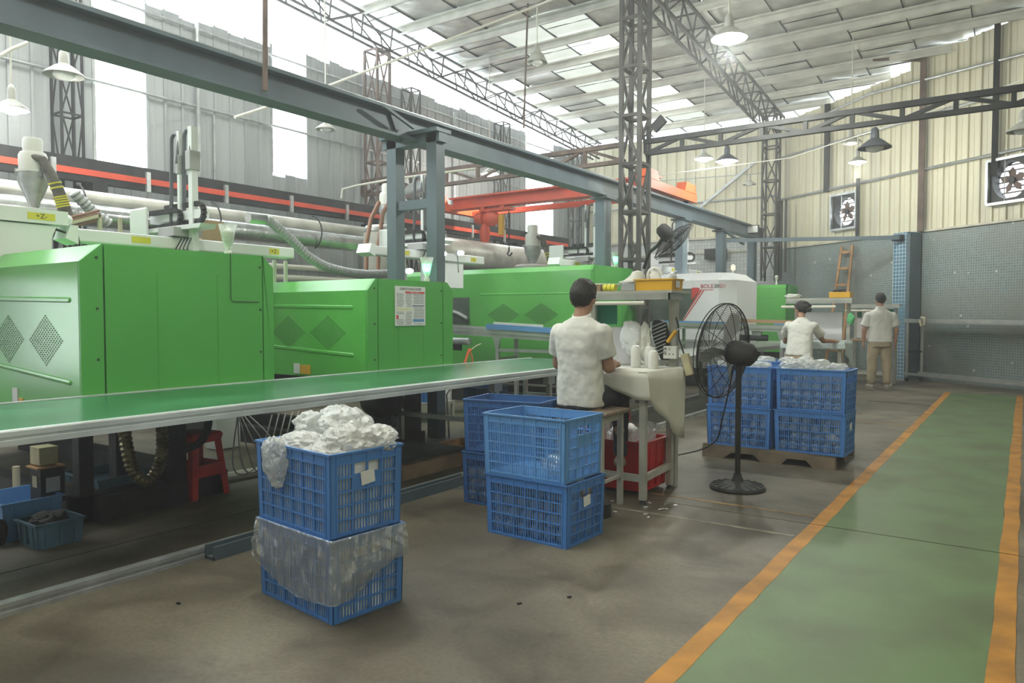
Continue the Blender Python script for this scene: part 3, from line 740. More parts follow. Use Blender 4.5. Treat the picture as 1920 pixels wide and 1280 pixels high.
# notice sheet on the second machine
ns = tag(MB().bx(-4.928, -4.922, 5.150, 5.58, 1.235, 1.615).build('notice_sheet', 'paper'), 'white printed notice sheet stuck on the second green machine', 'notice')
nx = -4.9215
def nt(body, y, z, s, m='ink', ax='CENTER', sx=1): return text(body, 'print', m, ns, (nx, y, z), (PI / 2, 0, PI / 2), s, .0003, ax, sx)
nt('注塑机安全风险点告知牌', 5.365, 1.588, .028)
def nb(y0, y1, z0, z1, m): g = MB(); g.bx(nx - .001, nx, y0, y1, z0, z1); return g.build('print_block', m, ns)
nb(5.29, 5.57, 1.548, 1.566, 'red_print'); nt('风险提示   安全操作要求', 5.43, 1.557, .012, 'paper')
nb(5.39, 5.565, 1.423, 1.433, 'navy_print'); nb(5.165, 5.195, 1.30, 1.338, 'red_print'); nb(5.40, 5.56, 1.27, 1.298, 'paper_blue')
for i in range(5): 
    g = MB(); yy = 5.195 + i * .038; g.prism([(yy - .012, 1.385), (yy + .012, 1.385), (yy, 1.41)], nx - .001, nx, 'x'); g.build('print_block', 'yellow_sticker', ns)
random.seed(8)
g = MB()
for col_, y0, y1 in ((0, 5.165, 5.27), (1, 5.29, 5.38), (2, 5.40, 5.56)):
    z = 1.54
    while z > 1.25:
        hide = (col_ == 2 and (1.262 < z < 1.305 or 1.415 < z < 1.44)) or (col_ < 2 and 1.375 < z < 1.42) or (col_ == 0 and 1.295 < z < 1.345)
        if not hide:
            y = y0 + random.uniform(0, .02)
            while y < y1 - .01:
                l = random.uniform(.008, .03); g.bx(nx - .001, nx, y, min(y + l, y1), z - .0025, z + .0025); y += l + .006
        z -= .0145
g.build('small_print', 'ink', ns)['kind'] = 'stuff'

# ================================================================== TAKE-OUT ROBOTS
def arc(c, r, a0, a1, n, u, v):
    c, u, v = Vector(c), Vector(u), Vector(v)
    return [c + (u * math.cos(a0 + (a1 - a0) * i / n) + v * math.sin(a0 + (a1 - a0) * i / n)) * r for i in range(n + 1)]
def chain(mb, pts, w, h):
    for i in range(len(pts) - 1): mb.bar(pts[i], pts[i] + (pts[i + 1] - pts[i]) * .86, w, h, (1, 0, 0) if w != h else (0, 0, 1))
def robot(label, x, y, z, L):
    t = thing('takeout_robot', label, 'robot', (x, y, z)); r_ = 0
    g = MB(); g.bx(x - .09, x + .09, y, y + L, z, z + .11); g.build('traverse_beam', 'white_paint', t, bevel=.015)
    g = MB(); g.prism([(y - .10, z + .02), (y, z - .02), (y, z + .13), (y - .06, z + .13)], x - .11, x + .11, 'x'); g.build('beam_end_cap', 'white_paint', t)
    g = MB(); g.bx(x - .12, x - .09, y + .1, y + L - .1, z + .1, z + .13); g.build('cable_tray', 'soft_black', t)
    g = MB(); g.bx(x + .09, x + .093, y + .45, y + .62, z + .03, z + .085); g.build('warning_label', 'yellow_sticker', t)
    g = MB(); g.bx(x + .09, x + .094, y + L - .32, y + L - .2, z + .025, z + .085); zl = g.build('axis_label', 'yellow_sticker', t)
    text('+Z-', 'axis_print', 'ink', zl, (x + .095, y + L - .26, z + .055), (PI / 2, 0, PI / 2), .055, .0004)
    # lower support
    g = MB(); g.bx(x - .25, x + .05, y + L * .55, y + L * .8, z - .35, z); g.build('mount_block', 'white_paint', t)
    g = MB(); g.bx(x - .2, x - .02, y + L * .6, y + L * .72, .01, z - .35); g.build('stand_post', 'white_paint', t)
    yc = y + .95
    g = MB(); g.bx(x - .12, x + .14, yc - .14, yc + .14, z + .12, z + .2); g.build('carriage', 'grey_paint', t)
    g = MB(); g.prism([(x - .60, z + .18), (x + .42, z + .18), (x + .45, z + .22), (x - .60, z + .22)], yc - .07, yc + .09, 'y'); g.build('cross_arm', 'white_paint', t)
    g = MB(); g.bx(x - .66, x - .36, yc - .12, yc - .09, z + .10, z + .42); g.build('side_plate', 'white_paint', t, bevel=.02)
    g = MB(); g.bx(x - .5, x + .35, yc + .0, yc + .08, z + .28, z + .36); g.build('upper_rail', 'white_paint', t)
    # black cable chains looping back over the arm
    for k, (a, b, zz, rr) in enumerate(((-.5, .0, .30, .07), (-.32, .28, .33, .085))):
        g = MB(); pts = [Vector((x + a, yc - .03 + k * .05, z + zz - rr)), Vector((x + b, yc - .03 + k * .05, z + zz - rr))] + arc((x + b, yc - .03 + k * .05, z + zz), rr, -PI / 2, PI / 2, 7, (1, 0, 0), (0, 0, 1)) + [Vector((x + a + .05, yc - .03 + k * .05, z + zz + rr))]
        out = []
        for i in range(len(pts) - 1):
            n_ = max(1, int((pts[i + 1] - pts[i]).length / .035))
            out += [pts[i].lerp(pts[i + 1], j / n_) for j in range(n_)]
        chain(g, out + [pts[-1]], .045, .03); g.build('cable_chain', 'soft_black', t)
    # two upright arms
    for k, (dx, dy, ht, w_) in enumerate(((.02, .0, 1.10, .035), (.20, .02, 1.12, .06))):
        g = MB(); g.bx(x + dx - w_ / 2, x + dx + w_ / 2, yc + dy - w_ / 2, yc + dy + w_ / 2, z - .25 + .1, z + ht); g.build('upright_arm', 'white_paint', t)
        g = MB(); g.bx(x + dx - w_ * .7, x + dx + w_ * .7, yc + dy - w_ * .9, yc + dy + w_ * .9, z + ht - .4, z + ht - .22); g.build('arm_slider', 'grey_paint', t, bevel=.01)
        g = MB(); top = Vector((x + dx, yc + dy - .02, z + ht - .02)); o_ = -.13
        pts = [Vector((x + dx + o_ * 1.2, yc + dy, z + .15)), Vector((x + dx + o_, yc + dy, z + ht - .1))] + arc((x + dx + o_ / 2, yc + dy, z + ht - .08), abs(o_) / 2, PI, 0, 6, (1, 0, 0), (0, 0, 1)) + [Vector((x + dx, yc + dy - .03, z + ht - .3))]
        g.tube(pts, .018, 8); g.build('hose_loop', 'lamp_dark', t, smooth=True)
    g = MB(); g.bx(x + .08, x + .32, yc - .03, yc + .05, z - .16, z - .12)
    for k in range(4): g.cyl((x + .10 + k * .06, yc + .02, z - .12), (x + .10 + k * .06, yc + .02, z - .22), .018, 8)
    g.build('gripper', 'galvanised', t)
    g = MB(); g.ell((x + .17, yc - .07, z - .05), (.008, .008, .008), nu=8, nv=6); g.build('indicator', 'led_red', t)
    g = MB()
    for k in range(5): g.tube([Vector((x + .05 + .05 * k, yc - .04, z + .1)), Vector((x + .04 + .06 * k, yc - .1, z + .0)), Vector((x + .1 + .05 * k, yc - .05, z - .14))], .006, 5)
    g.build('hoses', 'soft_black', t)
    return t
rbt = robot('white take-out robot on the nearest green machine, two tall arms', -6.5, 2.98, 1.94, 2.2)
def dz(o, loc, label): return dup(o, loc, label=label)
dup(rbt, (-6.5, 6.35, 2.06), label='white take-out robot seen through and right of the double steel post')
dup(rbt, (-6.3, 10.35, 2.14), label='white take-out robot on the third machine, in front of the far lattice columns')
dup(rbt, (-6.0, 13.75, 2.2), label='white take-out robot over the white machine, behind the covered fan')
# robot of the machine that lies beyond the left edge
t = thing('takeout_robot', 'pale blue-white robot housing at the left edge above the first machine', 'robot', (-6.5, 2.2, 1.7))
g = MB(); g.bx(-6.62, -6.38, .6, 2.90, 2.06, 2.17); g.ell((-6.5, 2.90, 2.115), (.12, .07, .055)); g.build('traverse_beam', 'white_paint', t)
g = MB(); g.prism([(.6, 1.62), (2.78, 1.62), (2.78, 1.95), (2.82, 2.05), (.6, 2.05)], -6.6, -6.4, 'x'); g.build('housing', 'white_paint', t)
g = MB(); g.bx(-6.379, -6.377, 2.60, 2.80, 2.085, 2.14); zl = g.build('axis_label', 'yellow_sticker', t, bevel=.0)
text('+Z-', 'axis_print', 'ink', zl, (-6.376, 2.70, 2.113), (PI / 2, 0, PI / 2), .055, .0004)
g = MB(); g.tube([(-6.45, 2.83, 2.03), (-6.4, 2.98, 1.98), (-6.4, 3.0, 1.85), (-6.4, 2.88, 1.76)], .01, 6); g.build('cable', 'soft_black', t)

# ================================================================== HOPPERS, DUCTS, HOSES
def loader(label, x, y, z, s=1.0, hose=True):
    t = thing('vacuum_loader', label, 'hopper', (x, y, z)); t.scale = (s, s, s)
    g = MB(); g.lathe([(.001, 0), (.05, 0), (.06, .06), (.16, .30), (.16, .42)], 18, (x, y, z)); g.build('cone', 'galvanised', t, smooth=True)
    g = MB(); g.lathe([(.175, .42), (.175, .445), (.15, .45), (.15, .62), (.13, .66), (.105, .66), (.105, .80), (.09, .83), (.001, .84)], 18, (x, y, z)); g.build('motor_head', 'white_plastic', t, smooth=True)
    for a in (0, 2.1, 4.2):
        g = MB(); g.box((x + .17 * math.cos(a), y + .17 * math.sin(a), z + .42), (.03, .03, .09), RZ(a)); g.build('clamp', 'galvanised', t)
    if hose:
        g = MB(); pts = [(x + .1, y - .05, z + .6), (x + .2, y + .02, z + .56), (x + .25, y + .08, z + .4), (x + .3, y + .14, z + .2), (x + .32, y + .22, z - .1)]
        g.tube(pts, [.035, .05, .06, .065, .075], 12); g.build('wrapped_hose', 'rag', t, smooth=True)
        g = MB()
        P = [Vector(p) for p in pts]
        for i in range(7):
            c = P[3].lerp(P[4], .0 + i * .09) if i > 1 else P[2].lerp(P[3], .5 + i * .25)
            d = (P[4] - P[3]).normalized(); g.tube([c, c + d * .018], .074, 12)
        g.build('tape', 'yellow_sticker', t)
    return t
ld = loader('steel vacuum loader with yellow-taped hose, at the far left', -7.9, 3.28, 2.36, .82)
l2 = loader('vacuum loader with taped hose behind the crane hoist', -7.9, 12.1, 2.25)
l3 = loader('white vacuum loader on the tank with brown hoses', -7.6, 7.80, 2.60, .75, hose=False)
def tank(label, x, y, z0, r, h, m='duct_wrap', zf=0):
    t = thing('dryer_tank', label, 'tank', (x, y, z0))
    g = MB(); g.lathe([(.05, 0), (r * .4, .0), (r, .35), (r, h), (r * .9, h + .03), (.01, h + .04)], 24, (x, y, z0)); g.build('shell', m, t, smooth=True)
    g = MB(); g.lathe([(r + .015, h - .06), (r + .015, h - .02)], 24, (x, y, z0)); g.build('rim_band', 'galvanised', t, smooth=True)
    for a in (0, PI / 2, PI, 3 * PI / 2):
        g = MB(); g.bar((x + r * .8 * math.cos(a), y + r * .8 * math.sin(a), z0 + .3), (x + r * .9 * math.cos(a), y + r * .9 * math.sin(a), zf), .04); g.build('leg', 'galvanised', t)
    return t
tank('shallow cream dryer tank at the left edge below the steel loader', -7.9, 3.0, 1.85, .42, .45, zf=1.81)
tk = tank('tall cream dryer tank left of the double steel post', -7.6, 7.75, 1.5, .30, 1.08)
g = MB(); g.bx(-7.31, -7.29, 7.65, 7.81, 1.75, 1.9); g.build('label', 'paper', tk)
tank('cream dryer tank below the loader behind the crane hoist', -7.9, 12.1, 1.5, .36, .78)
for i, (off, lab) in enumerate(((0, 'brown hose looping over the cream tank, left one'), (.22, 'brown hose looping over the cream tank, right one'))):
    g = MB(); y0 = 6.98 + off
    g.tube([(-7.2, y0, 1.6), (-7.2, y0 + .02, 2.3), (-7.2, y0 + .1, 2.62 + off * .4), (-7.25, y0 + .3, 2.86 + off * .3), (-7.4, y0 + .42, 2.85)], .028, 10); tag(g.build('hose', 'brown_hose', smooth=True), lab, 'hose')
du = thing('wrapped_duct', 'thick cream wrapped duct running along the grey wall below the red strip', 'duct', (-9.5, 6, 2.7))
g = MB(); g.tube([(-9.55, -1, 2.78), (-9.55, 9.2, 2.78)], .095, 16); g.build('upper_pipe', 'duct_wrap', du, smooth=True)
g = MB(); g.tube([(-9.45, -1, 2.56), (-9.45, 9.3, 2.56)], .14, 16); g.build('lower_pipe', 'duct_foil', du, smooth=True)
g = MB(); g.lathe([(.17, 0), (.2, .15), (.2, .35), (.1, .42)], 16, (-9.3, 9.3, 2.56), RX(-PI / 2)); g.build('fan_housing', 'duct_wrap', du, smooth=True)
for y in (4.4, 6.2, 8.0):
    g = MB(); g.tube(arc((-9.5, y, 2.66), .27, -1.2, 1.4, 8, (1, 0, 0), (0, 0, 1)), .012, 6); g.build('strap', 'dark_steel', du)
d2 = thing('foil_duct', 'silver foil duct behind the double steel post and third machine', 'duct', (-9.3, 12, 2.5))
g = MB(); g.tube([(-9.3, 10.6, 2.55), (-9.3, 14.5, 2.55), (-9.3, 18, 2.5)], .3, 18); g.build('pipe', 'duct_wrap', d2, smooth=True)
g = MB(); g.tube([(-7.6, 8.808, 3.31), (-8.6, 9.469, 3.41)], .17, 16); tag(g.build('foil_cylinder', 'duct_foil', smooth=True), 'silver foil cylinder seen between the two steel posts', 'duct')
def flexhose(label, pts, r, m='flex_hose', name='flexible_hose', ridge=.1, rn=12, cat='hose'):
    P = [Vector(p) for p in pts]; out = []
    def cm(p0, p1, p2, p3, t): return .5 * ((2 * p1) + (p2 - p0) * t + (2 * p0 - 5 * p1 + 4 * p2 - p3) * t * t + (3 * p1 - p0 - 3 * p2 + p3) * t ** 3)
    for i in range(len(P) - 1):
        a, b, c, d = P[max(i - 1, 0)], P[i], P[i + 1], P[min(i + 2, len(P) - 1)]
        n = max(3, int((c - b).length / (r * .38)))
        out += [cm(a, b, c, d, k / n) for k in range(n)]
    out.append(P[-1]); rr = [r * (1 + (ridge if i % 2 else -ridge)) for i in range(len(out))]
    g = MB(); g.tube(out, rr, rn); return tag(g.build(name, m, smooth=(ridge < .03)), label, cat)
flexhose('thick grey corrugated hose sagging behind the first machine towards the steel post', [(-7.0, 5.261, 2.4), (-7.0, 5.346, 2.374), (-7.0, 5.602, 2.215), (-7.0, 5.871, 2.023), (-7.0, 6.199, 1.908), (-7.0, 6.731, 1.86), (-7.0, 7.369, 1.903)], .055)
flexhose('silver flexible hose slanting down in front of the wrapped duct', [(-8.6, 3.969, 2.684), (-8.6, 4.062, 2.591), (-8.6, 4.202, 2.465), (-8.6, 4.348, 2.373)], .06)
g = MB(); g.tube([(-7.02, 5.047, 2.403), (-7.02, 5.29, 2.405)], .06, 14); tag(g.build('foil_elbow', 'duct_foil', smooth=True), 'short silver pipe end at the top of the grey corrugated hose', 'duct')
# copper tube rack and cardboard box behind the first machine
t = thing('tube_rack', 'cream rack holding copper tubes behind the first machine', 'rack', (-7.4, 3.2, 2.1))
for k in range(4):
    g = MB(); g.cyl(Vector((-7.4, 3.212, 2.107)) + Vector((0, 0, .03 * k)), Vector((-7.4, 3.65, 2.261)) + Vector((0, 0, .03 * k)), .012, 8); g.build('copper_tube', 'brown_hose', t)
g = MB(); g.bar(Vector((-7.38, 3.204, 2.139)), Vector((-7.38, 3.641, 2.299)), .03); g.bar((-7.38, 3.641, 2.31), (-7.38, 3.639, 1.81), .03); g.bar((-7.38, 3.836, 2.3), (-7.38, 3.834, 1.81), .03); g.build('rack_frame', 'cream_pvc', t)
bxp = (-7.6, 4.905, 2.287)
tag(MB().bx(-7.75, -7.45, bxp[1] - .14, bxp[1] + .14, 1.81, bxp[2] + .10).build('cardboard_box', 'cardboard', bevel=.004), 'brown cardboard box behind the robot on the first machine', 'box')
# upright white pipes at the rear of the first machine
for k, (px, lab) in enumerate(((0, 'left'), (1, 'middle'), (2, 'right'))):
    yy = 5.02 + k * .12 + (.03 if k == 2 else 0)
    tag(MB().cyl((-6.7, yy, .9), (-6.7, yy, 1.93), .022, 10).build('upright_pipe', 'pipe_white', smooth=True), 'upright cream pipe behind the first machine corner, %s of three' % lab, 'pipe')
t = thing('pipe_bundle', 'horizontal cream pipes low on the grey wall behind the second machine', 'pipe', (-9.8, 8, 1.9))
for k, z in enumerate((1.8, 1.95, 2.12)):
    g = MB(); g.cyl((-9.9, 6.3, z), (-9.9, 10.1, z + .0), .045, 10); g.build('pipe', 'pipe_white', t, smooth=True)
for y in (6.6, 8.2, 9.8): g = MB(); g.bx(-10.98, -9.84, y - .02, y + .02, 1.72, 1.76); g.build('bracket', 'galvanised', t)
# tower lights
def tower(label, x, y, z, m, bag=True):
    t = thing('tower_light', label, 'signal light', (x, y, z))
    g = MB(); g.lathe([(.03, 0), (.03, .05), (.016, .06), (.016, .12)], 12, (x, y, z)); g.build('base', 'white_plastic', t, smooth=True)
    g = MB(); g.lathe([(.03, .12), (.04, .14), (.04, .20), (.03, .215), (.001, .22)], 14, (x, y, z)); g.build('lamp_segment', m, t, smooth=True)
    g = MB(); g.lathe([(.042, .20), (.042, .215), (.02, .23), (.001, .235)], 14, (x, y, z)); g.build('cap', 'white_plastic', t, smooth=True)
    if bag:
        g = MB(); g.lathe([(.035, .0), (.02, .06), (.035, .1), (.06, .22), (.075, .27)], 12, (x, y, z), cap=False)
        for i, v in enumerate(g.v):
            n_ = noise.noise(Vector(v) * 14) * .02; g.v[i] = (v[0] + n_, v[1] - n_, v[2])
        g.build('plastic_cover', 'bag_film', t, smooth=True)
    return t
tower('unlit bagged signal light on the first green machine', -5.3, 3.62, 1.80, 'lamp_enamel')
tower('green lit signal light on the second green machine', -5.2, 5.92, 1.675, 'led_green')
tower('green lit signal light behind the third machine beside the tall lattice column', -5.25, 10.4, 2.04, 'led_green')
tower('small amber signal light on the white machine', -4.75, 14.5, 2.10, 'led_amber', False)
tower('small unlit signal light on the farthest green machine', -4.75, 17.6, 2.02, 'lamp_enamel', False)
# work lights
for k, (px, py, lab) in enumerate(((768, 508, 'low between the steel posts'), (831, 475, 'right of the green signal light, first of a pair'), (864, 474, 'right of the green signal light, second of a pair'))):
    p = [(-5.9, 6.416, 1.849), (-6.2, 7.38, 2.132), (-6.2, 7.743, 2.164)][k]
    t = thing('work_light', 'glaring white work light ' + lab, 'lamp', p)
    g = MB(); g.ell(p, (.045, .045, .03), nu=10, nv=6); g.build('lamp_face', 'led_work', t)
    g = MB(); g.box((p[0] - .05, p[1] + .02, p[2] + .0), (.05, .10, .06)); g.bar((p[0] - .06, p[1], p[2]), (p[0] - .12, p[1] + .1, p[2] - .25), .015); g.build('lamp_arm', 'galvanised', t)

# ================================================================== PENDANT LAMPS
def lamp(label, p, r=.21, lit=False, m='lamp_enamel', cord=.6, kind='cone', tilt=0, power=125):
    x, y, z = p
    if cord < 0: cord = zr(y) - z - .3
    t = thing('pendant_lamp', label, 'lamp', (x, y, z))
    R = RY(tilt)
    if kind == 'cone': pr = [(r, 0), (r * .96, .02), (r * .45, r * .5), (r * .3, r * .58), (r * .27, r * .62)]
    elif kind == 'deep': pr = [(r, 0), (r * .97, r * .05), (r * .62, r * .8), (r * .55, r * .85), (r * .4, r * .9)]
    else: pr = [(r, 0), (r * .98, r * .08), (r * .75, r * .4), (r * .4, r * .62), (r * .28, r * .7)]
    g = MB(); g.lathe(pr, 24, (x, y, z), R, cap=False); g.lathe([(a * .97, b - .004) for a, b in pr], 24, (x, y, z), R, cap=False); g.build('lamp_shade', m, t, smooth=True)
    h = pr[-1][1]
    g = MB(); g.lathe([(pr[-1][0], h), (r * .24, h + .12), (r * .12, h + .16), (.01, h + .17)], 16, (x, y, z), R); g.build('lamp_socket', m, t, smooth=True)
    g = MB(); g.ell((x, y, z + (-.005 if lit else .01)), (r * .55, r * .55, r * .30), nu=16, nv=10); g.build('bulb', 'bulb_lit' if lit else 'bulb_off', t, smooth=True)
    g = MB(); g.cyl((x, y, z + h + .15), (x, y, z + h + .15 + cord), .011, 8); g.build('hanging_rod', 'pipe_white', t, smooth=True)
    if lit:
        l = bpy.data.lights.new('lamp_glow', 'POINT'); l.energy = power; l.shadow_soft_size = .09; l.color = (.98, 1, .90)
        o = bpy.data.objects.new('lamp_glow', l); COL.objects.link(o); o.parent = t; o.location = (0, 0, -.16)
    return t
lamp('lit round pendant lamp high under the roof, right of the tall lattice column', (-3.063, 9.1, 4.734), .22, True, cord=1.3, power=330)
lamp('unlit cone pendant lamp on a long rod hanging below the bright roof', (-6.967, 10.8, 5.653), .18, kind='deep', cord=.62)
lamp('unlit wide pendant lamp below the big beam at upper left', (-9.0, 4.077, 4.044), .21, kind='cone', cord=-1)
lamp('lit pendant lamp at the left edge', (-9.2, 3.619, 3.595), .17, True, cord=.62, power=70)
lamp('unlit pendant lamp just below the beam, right of the second window strip', (-9.6, 8.424, 4.409), .17, kind='cone', cord=-1)
lamp('lit pendant lamp behind the beam, between the steel posts and the crane', (-9.606, 13.0, 4.39), .2, True, cord=-1, power=90)
lamp('left one of two lit pendant lamps below the dark truss', (-5.92, 16.0, 4.788), .21, True, cord=-1)
lamp('right one of two lit pendant lamps below the dark truss', (-4.661, 13.8, 4.221), .21, True, 'lamp_dark', cord=.3, power=60)
lamp('small unlit pendant lamp near the far corner', (-5.711, 18.6, 4.577), .16, kind='cone', cord=-1)
lamp('unlit pendant lamp left of the big dark shade', (-2.817, 15.5, 4.638), .19, kind='cone', cord=-1)
lamp('big unlit dark-shaded pendant lamp below the truss', (-1.893, 12.2, 3.815), .235, False, 'lamp_dark', kind='cone', cord=.3)
lamp('lit pendant lamp hanging below the big dark shade', (-2.611, 15.0, 4.164), .16, True, cord=.35)
lamp('unlit pendant lamp cut by the right edge under the truss', (-0.076, 12.0, 3.772), .19, kind='cone', cord=.3)
# unseen pendant lamps added to light the near floor and walkway
lamp('added lit pendant lamp over the near floor, out of view', (-3.0, 2.5, 4.7), .22, True, cord=1.3, power=70)
lamp('added lit pendant lamp over the walkway, out of view', (1.5, 0.5, 4.7), .22, True, cord=1.3, power=90)
# conduits between lamps and roof
def pipe(label, pts, r=.018, m='pipe_white', name='conduit_pipe', n=8):
    g = MB(); g.tube([Vector(p) for p in pts], r, n); return tag(g.build(name, m, smooth=True), label, 'pipe')
pipe('long cream conduit under the roof from the beam up past the unlit cone lamp', [(-9.5, 8.276, 5.037), (-7.0, 10.8, 6.62), (-5.5, 10.7, 6.72)], .022)
pipe('cream conduit at the upper left corner holding the lit lamp', [(-9.2, 3.517, 4.145), (-9.2, 3.633, 4.253), (-9.2, 3.794, 4.37)], .022)
pipe('short cream conduit below the beam right of the first window', [(-9.6, 6.697, 4.236), (-9.6, 7.337, 4.553)], .022)
pipe('thin cream conduit below the dark truss across the slanted wall', [(-7.347, 16.5, 4.64), (-3.963, 15.5, 4.49), (-1.423, 13.5, 4.523), (-0.078, 12.0, 4.443)], .011)
pipe('rusty chain-like rod hanging from the roof beside the unlit cone lamp', [(-7.618, 11.5, 7.11), (-7.641, 11.5, 6.536), (-7.675, 11.5, 5.67), (-7.71, 11.5, 4.797)], .018, 'rust_steel', 'hanging_rod')
pipe('rusty rod in front of the beam at the upper left', [(-5.2, 3.929, 3.931), (-5.2, 3.918, 3.19)], .022, 'rust_steel', 'hanging_rod')
pipe('cream pipe bracket running past the rusty column to the steel post', [(-10.2, 9.297, 3.44), (-10.2, 9.324, 3.606), (-10.0, 9.473, 3.675), (-9.0, 9.422, 3.688), (-8.0, 10.54, 3.939)], .02)
# grey downpipes in the far corner
for k in range(3):
    pipe('dark vertical pipe in the far corner, %s of three' % ('left', 'middle', 'right')[k], [(-5.2 + k * .13, 19.3 - k * .12, 2.0 + k * .2), (-5.2 + k * .13, 19.3 - k * .12, 4.2)], .03, 'truss_steel', 'corner_pipe')
fl_ = thing('floodlight', 'square floodlight on the beam end near the far corner', 'lamp', (-5.425, 18.0, 3.392))
p = (-5.425, 18.0, 3.392)
g = MB(); g.box(p, (.28, .06, .2)); g.build('housing', 'dark_steel', fl_); g = MB(); g.box((p[0], p[1] - .035, p[2]), (.24, .01, .16)); g.build('lens', 'bulb_off', fl_)
f2 = thing('floodlight', 'dark floodlight tilted on the tall lattice column above the truss', 'lamp', (-4.61, 10.4, 4.13)); p = (-4.551, 10.4, 4.185)
g = MB(); g.box(p, (.22, .06, .14), RY(-.7)); g.build('housing', 'dark_steel', f2); g = MB(); g.bar((-4.83, 10.4, 3.995), p, .02); g.build('bracket', 'dark_steel', f2)
g = MB(); pb = (-6.92, 19.7, 2.973); g.bx(pb[0] - .28, pb[0] + .28, 19.55, 19.75, pb[2] - .13, pb[2] + .15); tag(g.build('black_box', 'black'), 'black box on the white tiled wall between the far posts', 'box')

# ================================================================== WALL EXHAUST FANS
def wall_fan(label, tc_, hw, zc, crop=False):
    c = wpt(tc_, zc, 0); t = thing('exhaust_fan', label, 'fan', tuple(c)); R = Matrix((-WD, Vector((0, 0, 1)), WN)).transposed()   # local x along wall, y up, z into the hall
    def Q(x, y, z): return c + R @ Vector((x, y, z))
    H = .40
    g = MB()
    for s in (-1, 1):
        g.bar(Q(s * (hw / 2), -H, .06), Q(s * (hw / 2), H, .06), .05, .14, tuple(WN)); g.bar(Q(-hw / 2, s * H, .06), Q(hw / 2, s * H, .06), .14, .05)
    g.build('frame', 'galvanised', t)
    # square plate with a round opening
    g = MB(); n = 32; k0 = 0; r_ = .335; rx = hw / 2
    for i in range(n):
        a = 2 * PI * i / n; ca, sa = math.cos(a), math.sin(a); m_ = max(abs(ca) / rx, abs(sa) / H)
        g.v.append(tuple(Q(r_ * ca * .98, r_ * sa, .06))); g.v.append(tuple(Q(ca / m_, sa / m_, .06))); g.v.append(tuple(Q(r_ * ca * .98, r_ * sa, -.12)))
    for i in range(n):
        a, b = i * 3, ((i + 1) % n) * 3; g.f.append((a, a + 1, b + 1, b)); g.f.append((a, b, b + 2, a + 2))
    g.build('duct_plate', 'dark_steel', t)
    for k in range(7):
        z = -.30 + k * .1; g = MB(); g.bar(Q(-rx * .95, z, -.12), Q(rx * .95, z, -.12), .05, .012, tuple((R @ Vector((0, .8, .6))))); g.build('louvre', 'rust_steel', t)
    g = MB(); g.cyl(Q(0, 0, -.05), Q(0, 0, .02), .06, 14); g.build('hub', 'dark_steel', t, smooth=True)
    for k in range(5):
        a = k * 2 * PI / 5 + .3; u = Vector((math.cos(a), math.sin(a), 0)); v = Vector((-math.sin(a), math.cos(a), 0)); g = MB()
        pts = [u * .05 - v * .045, u * .05 + v * .045, u * .16 + v * .085, u * .25 + v * .02, u * .16 - v * .05]
        g.add([Q(p.x, p.y, -.02 + (.012 if i in (1, 2) else -.01)) for i, p in enumerate(pts)] + [Q(p.x, p.y, -.026 + (.012 if i in (1, 2) else -.01)) for i, p in enumerate(pts)],
              [(0, 1, 2, 3, 4), (5, 9, 8, 7, 6)] + [(i, (i + 1) % 5, (i + 1) % 5 + 5, i + 5) for i in range(5)]); g.build('blade', 'rust_steel', t)
    g = MB()
    for dx in (-.09,): g.bar(Q(dx, -H, .07), Q(dx, H, .07), .018)
    g.build('guard_bar', 'galvanised', t)
    return t
wall_fan('round louvred exhaust fan in the slanted wall above the ladder', FANS[0][0], FANS[0][1], FANS[0][2])
wall_fan('round louvred exhaust fan at the right edge above the mosaic wall', FANS[1][0], FANS[1][1], FANS[1][2])

# ================================================================== CONVEYORS
def rail_prof(mb, p, q, w, h, axis):
    """aluminium extrusion: box with two shallow slots on its sides"""
    mb.bar(p, q, w, h)
def conveyor(label, x0, x1, y0, y1, z, legs, belt='belt_green', alu='worn_aluminium', base=True, stoph=.065):
    t = thing('belt_conveyor', label, 'conveyor', ((x0 + x1) / 2, y0, 0))
    g = MB(); g.bx(x0 + .03, x1 - .03, y0, y1, z - .022, z - .006); g.build('belt', belt, t)
    for x, s in ((x0, 1), (x1, -1)):
        # stepped side profile: upper lip, recessed slot, lower flange
        pr = [(x, z - .07), (x + s * .045, z - .07), (x + s * .045, z + .0), (x + s * .004, z), (x + s * -.0, z - .006), (x + s * 0, z - .028), (x + s * .006, z - .032), (x + s * .006, z - .040), (x, z - .044)]
        pr = [(a, b) for a, b in pr]
        g = MB(); g.prism(pr, y0 - .02, y1 + .02, 'y'); g.build('side_rail', alu, t)
    for y, xs in legs:
        for x in xs:
            g = MB(); g.bx(x - .022, x + .022, y - .022, y + .022, .06 if base else .02, z - .07); g.build('leg', 'aluminium', t)
            g = MB(); g.bx(x - .03, x + .03, y - .06, y + .06, z - .15, z - .07); g.build('gusset', 'aluminium', t)
            if not base: g = MB(); g.lathe([(.035, 0), (.03, .012), (.01, .02)], 12, (x, y, 0)); g.build('foot', 'dark_steel', t)
        if len(xs) > 1:
            g = MB(); g.bx(xs[0], xs[-1], y - .02, y + .02, .38, .42); g.build('cross_bar', 'aluminium', t)
    if base:
        for x in ((x1 - .02, x0 + .02) if y0 > 5 else (x1 - .02,)):
            g = MB(); g.prism([(x - .03, 0), (x + .03, 0), (x + .03, .02), (x + .022, .024), (x + .022, .036), (x + .03, .04), (x + .03, .06), (x - .03, .06)], y0, y1, 'y'); g.build('floor_rail', 'galvanised', t)
    g = MB(); g.cyl((x0 + .03, y1 + .0, z - .04), (x1 - .03, y1 + .0, z - .04), .035, 14); g.build('end_roller', 'aluminium', t, smooth=True)
    return t
